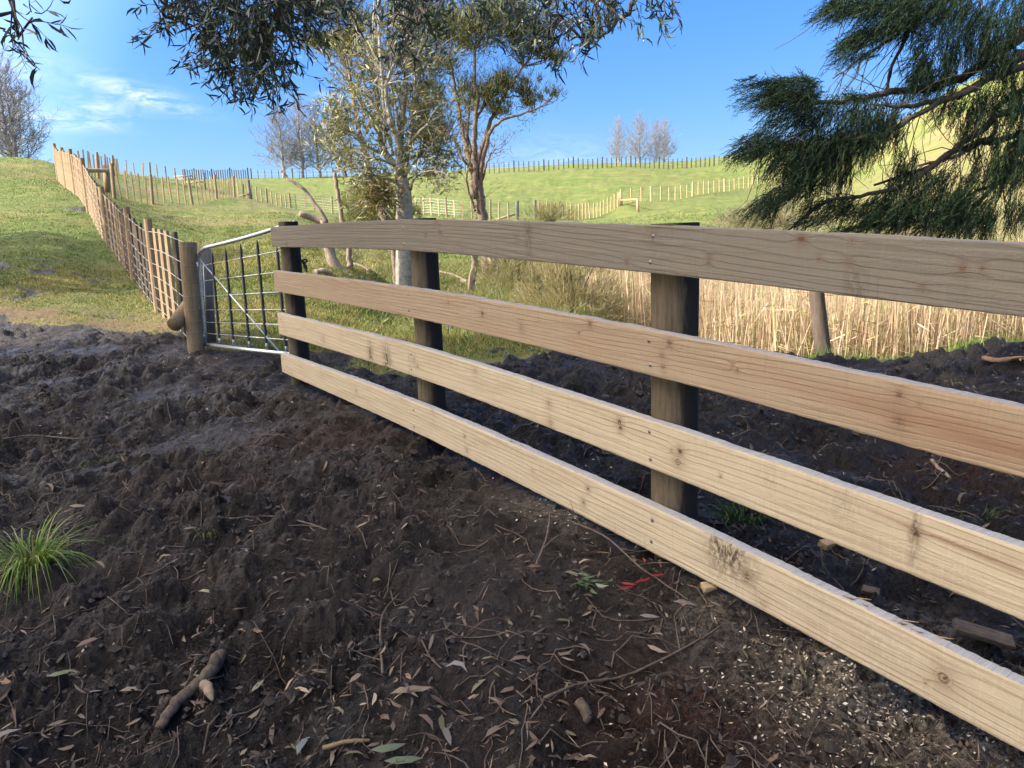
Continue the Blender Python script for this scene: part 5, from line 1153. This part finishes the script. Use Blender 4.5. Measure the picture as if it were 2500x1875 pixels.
tuft('grass_sprig', 'tiny yellow green grass sprig in the mud right of the big tuft', 500, 1305, 22, .03, .08, [(.14, .20, .03), (.20, .22, .06)], w=.004)
tuft('grass_sprig', 'sparse flattened green sprig in the mud near the left edge', 235, 1135, 40, .07, .09, [(.11, .17, .03), (.08, .13, .02), (.16, .15, .06)], w=.005)
tuft('weed_clump', 'dark green weeds at the foot of the right hand post, between the lower boards', 1815, 1268, 70, .10, .13, [(.03, .07, .015), (.05, .10, .02)], w=.010)
tuft('grass_sprig', 'thin dark grass growing behind the third board near the right edge', 2390, 1265, 50, .07, .10, [(.05, .08, .02), (.08, .11, .03)], w=.004)
def leaves_on_ground(n, xy, Lr, cols, lift=.006, wr=(.16, .26)):
    x, y = xy; z = ground(x, y)+lift; e = .03; gx = (ground(x+e, y)-ground(x-e, y))/(2*e); gy = (ground(x, y+e)-ground(x, np.maximum(y-e, .76)))/(2*e)
    nr_ = nrm(np.stack([-gx*.6, -gy*.6, np.ones(len(x))], 1)+rng.normal(0, .28, (len(x), 3)))
    th = rng.uniform(0, 2*np.pi, len(x)); d = np.stack([np.cos(th), np.sin(th), np.zeros(len(x))], 1); d = nrm(d-nr_*(d*nr_).sum(1, keepdims=True)); L = rng.uniform(*Lr, len(x))
    mb = MB(); sickles(mb, np.stack([x, y, z], 1)-d*L[:, None]*.5+nr_*.004, d, nr_, L, L*rng.uniform(*wr, len(x)), mixcol(len(x), cols, .3), rng.normal(0, .14, len(x))); return mb
DL = [(.06, .045, .033), (.05, .036, .028), (.12, .08, .052), (.10, .07, .05), (.20, .145, .095), (.07, .05, .038), (.12, .105, .06), (.24, .19, .13)]
# litter that nobody could count: thick near the camera on the left, thin elsewhere
n = 1700; x, y = scatter_uv(n, -.85, .85, 1.25, 2.7); dn = np.clip(1.25-(y-1.4)/1.3, .08, 1)*np.where(x/y < .1, 1, .5); k = rng.random(n) < dn; x, y = x[k], y[k]
mb = leaves_on_ground(0, (x, y), (.022, .06), DL)
x, y = scatter_uv(650, -.8, .8, 2.4, 6.5); k = mudat(x, y) > .6; m2 = leaves_on_ground(0, (x[k], y[k]), (.03, .07), DL[:4]); v, q, t, c = m2.arrays(); mb.v.append(v); mb.q.append(q+mb.n); mb.t.append(t+mb.n); mb.c.append(c); mb.n += len(v)
o = obj('leaf_litter', mb, M_DRYLEAF, smooth=True, col=True); tagit(o, 'scattered dead brown gum leaves trodden into the mud', 'leaf litter', kind='stuff')
# green bits pressed into the mud at the left
mb = MB()
for (px, py, rx, ry, nn, h_) in [(110, 1010, .35, .3, 260, .05), (330, 1000, .3, .2, 120, .05), (250, 1130, .16, .1, 90, .05), (60, 900, .5, .4, 300, .05), (620, 1060, .2, .15, 30, .07), (30, 1160, .2, .15, 60, .05)]:
    p = hit(px, py); x = p[0]+rng.normal(0, rx, nn); y = p[1]+rng.normal(0, ry, nn); z = ground(x, y)-.003
    blades(mb, np.stack([x, y, z], 1), nrm(rng.normal(0, .8, (nn, 3))+UP*.45), rdir(nn), rng.uniform(.5, 1.3, nn)*h_, np.full(nn, .0045), mixcol(nn, [(.09, .13, .03), (.13, .16, .05), (.20, .18, .09)], .25), .3)
o = obj('trodden_grass', mb, M_GRASS, smooth=False, col=True); tagit(o, 'thin scraps of green grass trodden into the mud at the left', 'grass', kind='stuff')
# fine roots and twigs in the mud
mb = MB()
def rootlet(p0, L, r, col=None):
    a = rng.uniform(0, 2*np.pi); n = 7; q = []; x, y = p0
    for j in range(n):
        if y < .8: break
        q.append([x, y, float(ground(x, y))+rng.uniform(.0, .014)]); a += rng.normal(0, .38); x += math.cos(a)*L/n; y += math.sin(a)*L/n
    if len(q) > 2: tube(mb, q, np.linspace(r, r*.5, len(q)), 4, False)
x, y = scatter_uv(900, -.85, .85, 1.25, 6.2)
for a, b in zip(x, y):
    if mudat(a, b) > .6: rootlet((a, b), rng.uniform(.06, .28)*(1+.1*b), rng.uniform(.0010, .0026)*(1+.12*b))
M_ROOT = plain('rootlet', (.125, .09, .065), (.055, .04, .03), 30, .8)
o = obj('root_litter', mb, M_ROOT); tagit(o, 'fine roots and broken twigs strewn over the churned mud', 'twigs', kind='stuff')
# crumbs of soil
mb = MB(); n = 5200; x, y = scatter_uv(n, -.85, .85, 1.2, 6.8); k = (mudat(x, y) > .7) & (fbm(x*2.5, y*2.5, 3) > .45); x, y = x[k], y[k]; z = ground(x, y)
ico = nrm(np.array([(0, 0, 1), (.9, 0, .2), (-.3, .85, .2), (-.6, -.7, .25), (.4, -.8, -.1), (0, 0, -1)], float)); tri = [[0, 1, 2], [0, 2, 3], [0, 3, 4], [0, 4, 1], [5, 2, 1], [5, 3, 2], [5, 4, 3], [5, 1, 4]]
for a, b, c_ in zip(x, y, z):
    s = rng.uniform(.004, .013)*(.7+.16*b)*(1 if rng.random() < .93 else 1.8); mb.add(np.array([a, b, c_+s*.3])+ico*s*rng.uniform(.6, 1.3, (6, 3)), None, tri)
M_CRUMB = plain('soil_crumb', (.045, .032, .024), (.022, .016, .012), 40, .75, .004)
o = obj('soil_crumbs', mb, M_CRUMB, smooth=False); tagit(o, 'small dark crumbs of soil on the churned mud', 'soil', kind='stuff')
# torn bits of bark, leaf and root trodden into the top of the mud
mb = MB(); n = 26000; x, y = scatter_uv(n, -.85, .85, 1.2, 7.0); cl = fbm(x*2.2+8, y*2.2, 3); k = (mudat(x, y) > .7) & (rng.random(n) < np.clip((cl-.35)*4, .08, 1)); x, y = x[k], y[k]; k = len(x)
s = rng.uniform(.003, .012, k)*(.75+.14*y); z = ground(x, y)+rng.uniform(0, .006, k)
kites(mb, np.stack([x, y, z], 1), nrm(rdir(k)*np.array([1, 1, .45])+UP*.1), nrm(UP+rng.normal(0, .6, (k, 3))), s*2.2, s*rng.uniform(.3, 1.1, k), mixcol(k, [(.035, .024, .017), (.06, .042, .03), (.10, .07, .05), (.018, .013, .010), (.20, .15, .10)], .3, [.34, .28, .18, .12, .08]))
x, y = scatter_uv(5200, -.85, .85, 1.2, 6.8); cl = fbm(x*1.6+40, y*1.6, 3); k = (mudat(x, y) > .7) & (rng.random(len(x)) < np.clip((cl-.38)*5, .05, 1)); x, y = x[k], y[k]; k = len(x)
kites(mb, np.stack([x, y, ground(x, y)+.004], 1), nrm(rdir(k)*np.array([1, 1, .3])), nrm(UP+rng.normal(0, .4, (k, 3))), rng.uniform(.02, .07, k)*(.8+.12*y), .0012+.0004*y, mixcol(k, [(.20, .15, .095), (.12, .085, .055), (.28, .22, .14)], .3))
o = obj('mud_debris', mb, M_DRYLEAF, smooth=False, col=True); tagit(o, 'matted bits of bark, straw and root trodden into the wet mud', 'debris', kind='stuff')
# pale sawdust flakes
mb = MB(); V_ = []
for (px, py, rx, ry, nn) in [(1450, 1260, .16, .10, 260), (2160, 1330, .12, .10, 100), (1990, 1580, .12, .10, 260), (2080, 1690, .16, .10, 420), (2230, 1780, .25, .12, 500), (1850, 1800, .4, .2, 120), (1330, 1130, .3, .2, 60), (520, 980, .35, .22, 120), (430, 880, .5, .3, 90)]:
    p = hit(px, py); x = p[0]+rng.normal(0, rx, nn); y = np.maximum(p[1]+rng.normal(0, ry, nn), .85); z = ground(x, y)+.003; s = rng.uniform(.002, .0065, nn)*(1+.15*y)
    kites(mb, np.stack([x, y, z], 1), nrm(rdir(nn)*np.array([1, 1, .3])), nrm(UP+rng.normal(0, .4, (nn, 3))), s*2, s, mixcol(nn, [(.50, .43, .32), (.38, .31, .22), (.60, .53, .42)], .2))
o = obj('sawdust', mb, M_DRYLEAF, smooth=False, col=True); tagit(o, 'pale sawdust and wood flakes scattered along the foot of the fence', 'sawdust', kind='stuff')
# single leaves one can point to
def one_leaf(px, py, L, ang, col, label, wr=.24, bend=.1, name='fallen_leaf', up=.02):
    p = hit(px, py)+UP*up; 
    if name == 'fallen_leaf' and L > .07: L = L*.8
    d = nrm(np.array([math.cos(ang), math.sin(ang)*.9, .15])); nr_ = nrm(UP+np.array([0, -.5, 0])+rng.normal(0, .1, 3)); mb = MB(); col = tuple(np.array(col)*(.5 if name == 'fallen_leaf' else .7))
    sickles(mb, (p-d*L*.5)[None], d[None], nr_[None], np.array([L]), np.array([L*wr]), np.array([col]), np.array([bend])); o = obj(name, mb, M_DRYLEAF, loc=p, smooth=True, col=True); return tagit(o, label, 'leaf', 'dead leaves lying on the mud')
LV = [(495, 1142, .075, 1.9, (.42, .22, .12), 'curled orange tan leaf lying alone on the dark mud left of the middle'), (190, 1245, .09, -.1, (.36, .27, .19), 'pale tan leaf above the green tuft, lying flat'), (500, 1462, .05, -.4, (.44, .38, .20), 'yellowish small leaf on the mud right of the green tuft'), (220, 1580, .10, 1.0, (.38, .24, .14), 'pointed tan leaf standing up beneath the green tuft'),
      (630, 1685, .085, 1.4, (.42, .40, .26), 'pale cream leaf upright right of the forked stick'), (872, 1668, .09, 1.2, (.42, .32, .22), 'wide pinkish tan leaf left of the three leaf cluster'), (1000, 1700, .08, .5, (.42, .32, .20), 'tan leaf of the cluster at the bottom middle, uppermost'), (985, 1712, .07, -.3, (.36, .27, .16), 'tan leaf of the cluster at the bottom middle, lowest'), (1020, 1695, .07, .1, (.40, .33, .20), 'tan leaf of the cluster at the bottom middle, right one'), (948, 1842, .10, .2, (.22, .27, .15), 'dull green leaf at the bottom edge, upper of two'),
      (985, 1868, .11, .1, (.20, .25, .13), 'dull green leaf at the bottom edge, lower of two'), (1700, 1222, .07, .1, (.20, .14, .11), 'dark brown curved leaf just below the bottom board'), (1585, 1517, .075, -.3, (.30, .26, .24), 'grey folded leaf on the mud below the red leaves'), (1670, 1488, .09, -.5, (.27, .21, .19), 'grey brown long leaf beside the red leaves'), (1112, 1650, .08, -.5, (.34, .30, .28), 'lilac grey leaf near the bottom centre'), (1600, 1600, .06, -.9, (.38, .30, .22), 'small tan leaf upright on the mud below the boards'), (1090, 1810, .09, -1.3, (.20, .19, .17), 'grey leaf leaning down at the bottom centre'), (745, 1835, .10, 1.4, (.30, .33, .30), 'blue grey leaf upright at the bottom left of centre'),
      (1210, 1802, .08, .8, (.36, .26, .17), 'narrow tan leaf lying at the bottom right of centre'), (10, 1810, .10, .9, (.44, .38, .29), 'cream leaf cut by the left edge at the bottom'), (20, 1665, .10, -.8, (.40, .22, .12), 'rust leaf at the left edge below the green tuft'), (320, 1700, .08, .0, (.34, .27, .18), 'tan leaf near the forked stick, lying to its left'), (465, 1300, .05, .4, (.30, .24, .16), 'short tan leaf beside the yellow green sprig'), (150, 1660, .09, .6, (.30, .34, .14), 'green leaf half buried at the lower left')]
for a in LV: one_leaf(a[0], a[1], a[2], a[3], a[4], a[5], bend=rng.normal(0, .12))
# red leaves by the fence foot
for i, (px, py, an) in enumerate([(1560, 1432, .9), (1575, 1430, .5), (1535, 1440, -.4), (1605, 1420, .2), (1530, 1448, .3), (1570, 1385, 1.6), (1615, 1372, 1.7)]):
    one_leaf(px, py, .055, an, (.30, .02, .028), ['bright red leaf of the red cluster beneath the bottom board, centre one', 'red leaf lying across the centre of the red cluster', 'crimson leaf at the left of the red cluster', 'red leaf at the right of the red cluster', 'dark crimson leaf lowest in the red cluster', 'thin red leaf standing above the red cluster', 'small red leaf closest to the bottom board'][i], .17, .08, 'red_leaf', .025)
# green sprig left of the red leaves
c = hit(1440, 1430); mb = MB(); n = 16; a = rng.uniform(0, 2*np.pi, n); d = np.stack([np.cos(a), np.sin(a), np.full(n, .25)], 1)
sickles(mb, c+UP*.012+rng.normal(0, .022, (n, 3))*np.array([1, 1, .2]), d, nrm(UP+rng.normal(0, .3, (n, 3))), rng.uniform(.04, .07, n), np.full(n, .013), mixcol(n, [(.05, .09, .02), (.03, .06, .015), (.09, .12, .06)], .2))
tagit(obj('leafy_sprig', mb, M_GUM, loc=c, col=True), 'fallen sprig of dark green leaves on the mud left of the red leaves', 'sprig')
# sticks
def stick(name, label, pts, r0, r1, m=M_TWIG, n=7, lift=.012, side=0, cat='stick'):
    g_ = [hit(*p) + UP*lift for p in pts]; mb = MB(); p = smooth_path(g_, 7, r0*.12); tube(mb, p, np.linspace(r0, r1, len(p)), n, True, wob=.12)
    for i in range(side):
        a = rng.integers(1, len(p)-1); d = nrm(rng.normal(0, 1, 3)*np.array([1, 1, .3])+UP*.2); tube(mb, [p[a], p[a]+d*.06, p[a]+d*.12+rng.normal(0, .01, 3)], [r1, r1*.7, r1*.4], 4, False)
    return tagit(obj(name, mb, m, loc=g_[0]), label, cat)
M_STICK = wood_mat('stick_bark', (.15, .115, .08), (.06, .045, .035), 9, .8)
fk = stick('forked_stick', 'thick broken forked stick lying at the lower left, pale at the torn end', [(392, 1790), (430, 1730), (475, 1690), (515, 1650), (540, 1610)], .013, .019, M_STICK, 14, .012, cat='stick')
mb = MB(); a = hit(500, 1690)+UP*.02; b = hit(522, 1738)+UP*.03; tube(mb, smooth_path([a, (a+b)/2+UP*.012, b], 3), [.013, .0135, .014, .013, .0125, .009, .004], 10, wob=.35); o = obj('torn_end', mb, plain('torn_wood', (.27, .21, .14), (.13, .09, .06), 40, .9, .006), fk)
mb = MB(); a = hit(522, 1650)+UP*.02; tube(mb, [a, a+np.array([.004, .012, .02]), a+np.array([.0, .02, .035])], [.016, .014, .008], 10, wob=.2); obj('branch_stub', mb, M_STICK, fk)
stick('short_stick', 'short stubby piece of branch lying at the lower right of centre', [(1412, 1722), (1440, 1772)], .013, .014, M_STICK, 12, .012)
stick('thin_root', 'long thin dark root curving over the mud at lower centre right', [(1330, 1715), (1420, 1680), (1530, 1660), (1660, 1600), (1760, 1540)], .0045, .003, M_ROOT, 6, .012, 5)
stick('thin_root', 'thin root running along under the bottom board to the red leaves', [(1390, 1285), (1480, 1330), (1560, 1400), (1620, 1440), (1680, 1480)], .004, .002, M_ROOT, 6, .02, 3)
stick('thin_root', 'upright reddish root curving up at centre left of the fence', [(935, 1660), (930, 1560), (940, 1510), (975, 1460)], .004, .0025, M_ROOT, 6, .015, 3)
stick('thin_root', 'forked dark root standing below the bottom board near the pale sawdust', [(1310, 1400), (1335, 1330), (1345, 1265)], .0045, .003, M_ROOT, 6, .03, 3)
stick('thin_root', 'long pale root lying across the mud right of the green tuft', [(560, 1275), (650, 1270), (730, 1280), (800, 1305)], .004, .003, M_ROOT, 6, .012, 2)
stick('thin_root', 'long thin twig lying across the mud at left, above the tuft', [(10, 1082), (90, 1075), (200, 1080), (310, 1060)], .006, .003, M_ROOT, 6, .02, 4)
stick('straw_stalk', 'yellowish split stalk lying at the bottom left of centre', [(790, 1838), (850, 1828), (905, 1825)], .006, .004, plain('straw', (.20, .14, .07), (.12, .08, .04), 30), 6, .012)
stick('twisted_root', 'pale brown twisted root on the dark mud between the second and third boards', [(2275, 1130), (2290, 1155), (2310, 1165), (2320, 1180)], .010, .006, plain('pale_root', (.26, .19, .13), (.15, .1, .07), 30), 8, .012, cat='root')
# buried branch and clods
def block(name, label, px, py, sx, sy, sz, rz, m, rx=0.):
    p = hit(px, py); mb = MB(); box(mb, -sx/2, sx/2, -sy/2, sy/2, -sz/2, sz/2); v, q, t, c = mb.arrays(); v = v*(1+rng.normal(0, .05, v.shape))
    me = mesh_from(name, v, q, t); me.materials.append(m); o = bpy.data.objects.new(name, me); COL.objects.link(o); o.location = tuple(p+UP*sz*.35); o.rotation_euler = (rx, rng.normal(0, .1), rz)
    bv = o.modifiers.new('bevel', 'BEVEL'); bv.width = .003; bv.segments = 2; return tagit(o, label, 'wood offcut')
M_OFF = wood_mat('offcut', (.42, .31, .18), (.27, .19, .11), 12, .85, stretch=(2, 9, 9)); M_OFFD = wood_mat('muddy_offcut', (.15, .12, .085), (.07, .05, .035), 14, .85, stretch=(2, 9, 9))
block('wood_chip', 'chunky tan wood chip lying between the two lowest boards', 2018, 1338, .045, .04, .03, .5, M_OFF, .3)
block('wood_chip', 'round layered tan wood chip poking out beneath the bottom board', 1730, 1438, .045, .035, .02, .2, M_OFF, .2)
block('wood_chip', 'brown wedge of bark lying behind the bottom board', 2125, 1450, .055, .03, .022, -.5, M_OFFD, .4)
block('wood_offcut', 'muddy flat timber offcut half sunk between the lowest boards near the right edge', 2400, 1560, .16, .05, .018, -.35, M_OFFD, .3)
for i, (px, py, lb) in enumerate([(2075, 1450, 'thin pale splinter lying just above the bottom board, left one'), (2190, 1500, 'thin pale splinter behind the bottom board, middle one'), (2275, 1535, 'thin pale splinter behind the bottom board, nearest the right edge')]):
    C, T, N, s, Wd = plan[3]; r = ray(px, py); a = np.argmin(np.abs(C[:, 0]/C[:, 1]-r[0]/r[1])); p = C[a]+UP*(Wd[a]/2+.003)+N[a]*.035; mb = MB(); tube(mb, [p, p+T[a]*.035+N[a]*.012+UP*.003], [.0022, .001], 4); tagit(obj('wood_splinter', mb, M_BAT, loc=p), lb, 'splinter', smooth if False else None)
stick('broken_bark', 'long orange brown strips of torn bark on the mud rim at the right edge', [(2400, 885), (2440, 892), (2490, 893), (2540, 900)], .022, .014, plain('bark_strip', (.30, .18, .10), (.16, .10, .06), 30), 5, .03, 4, 'bark')
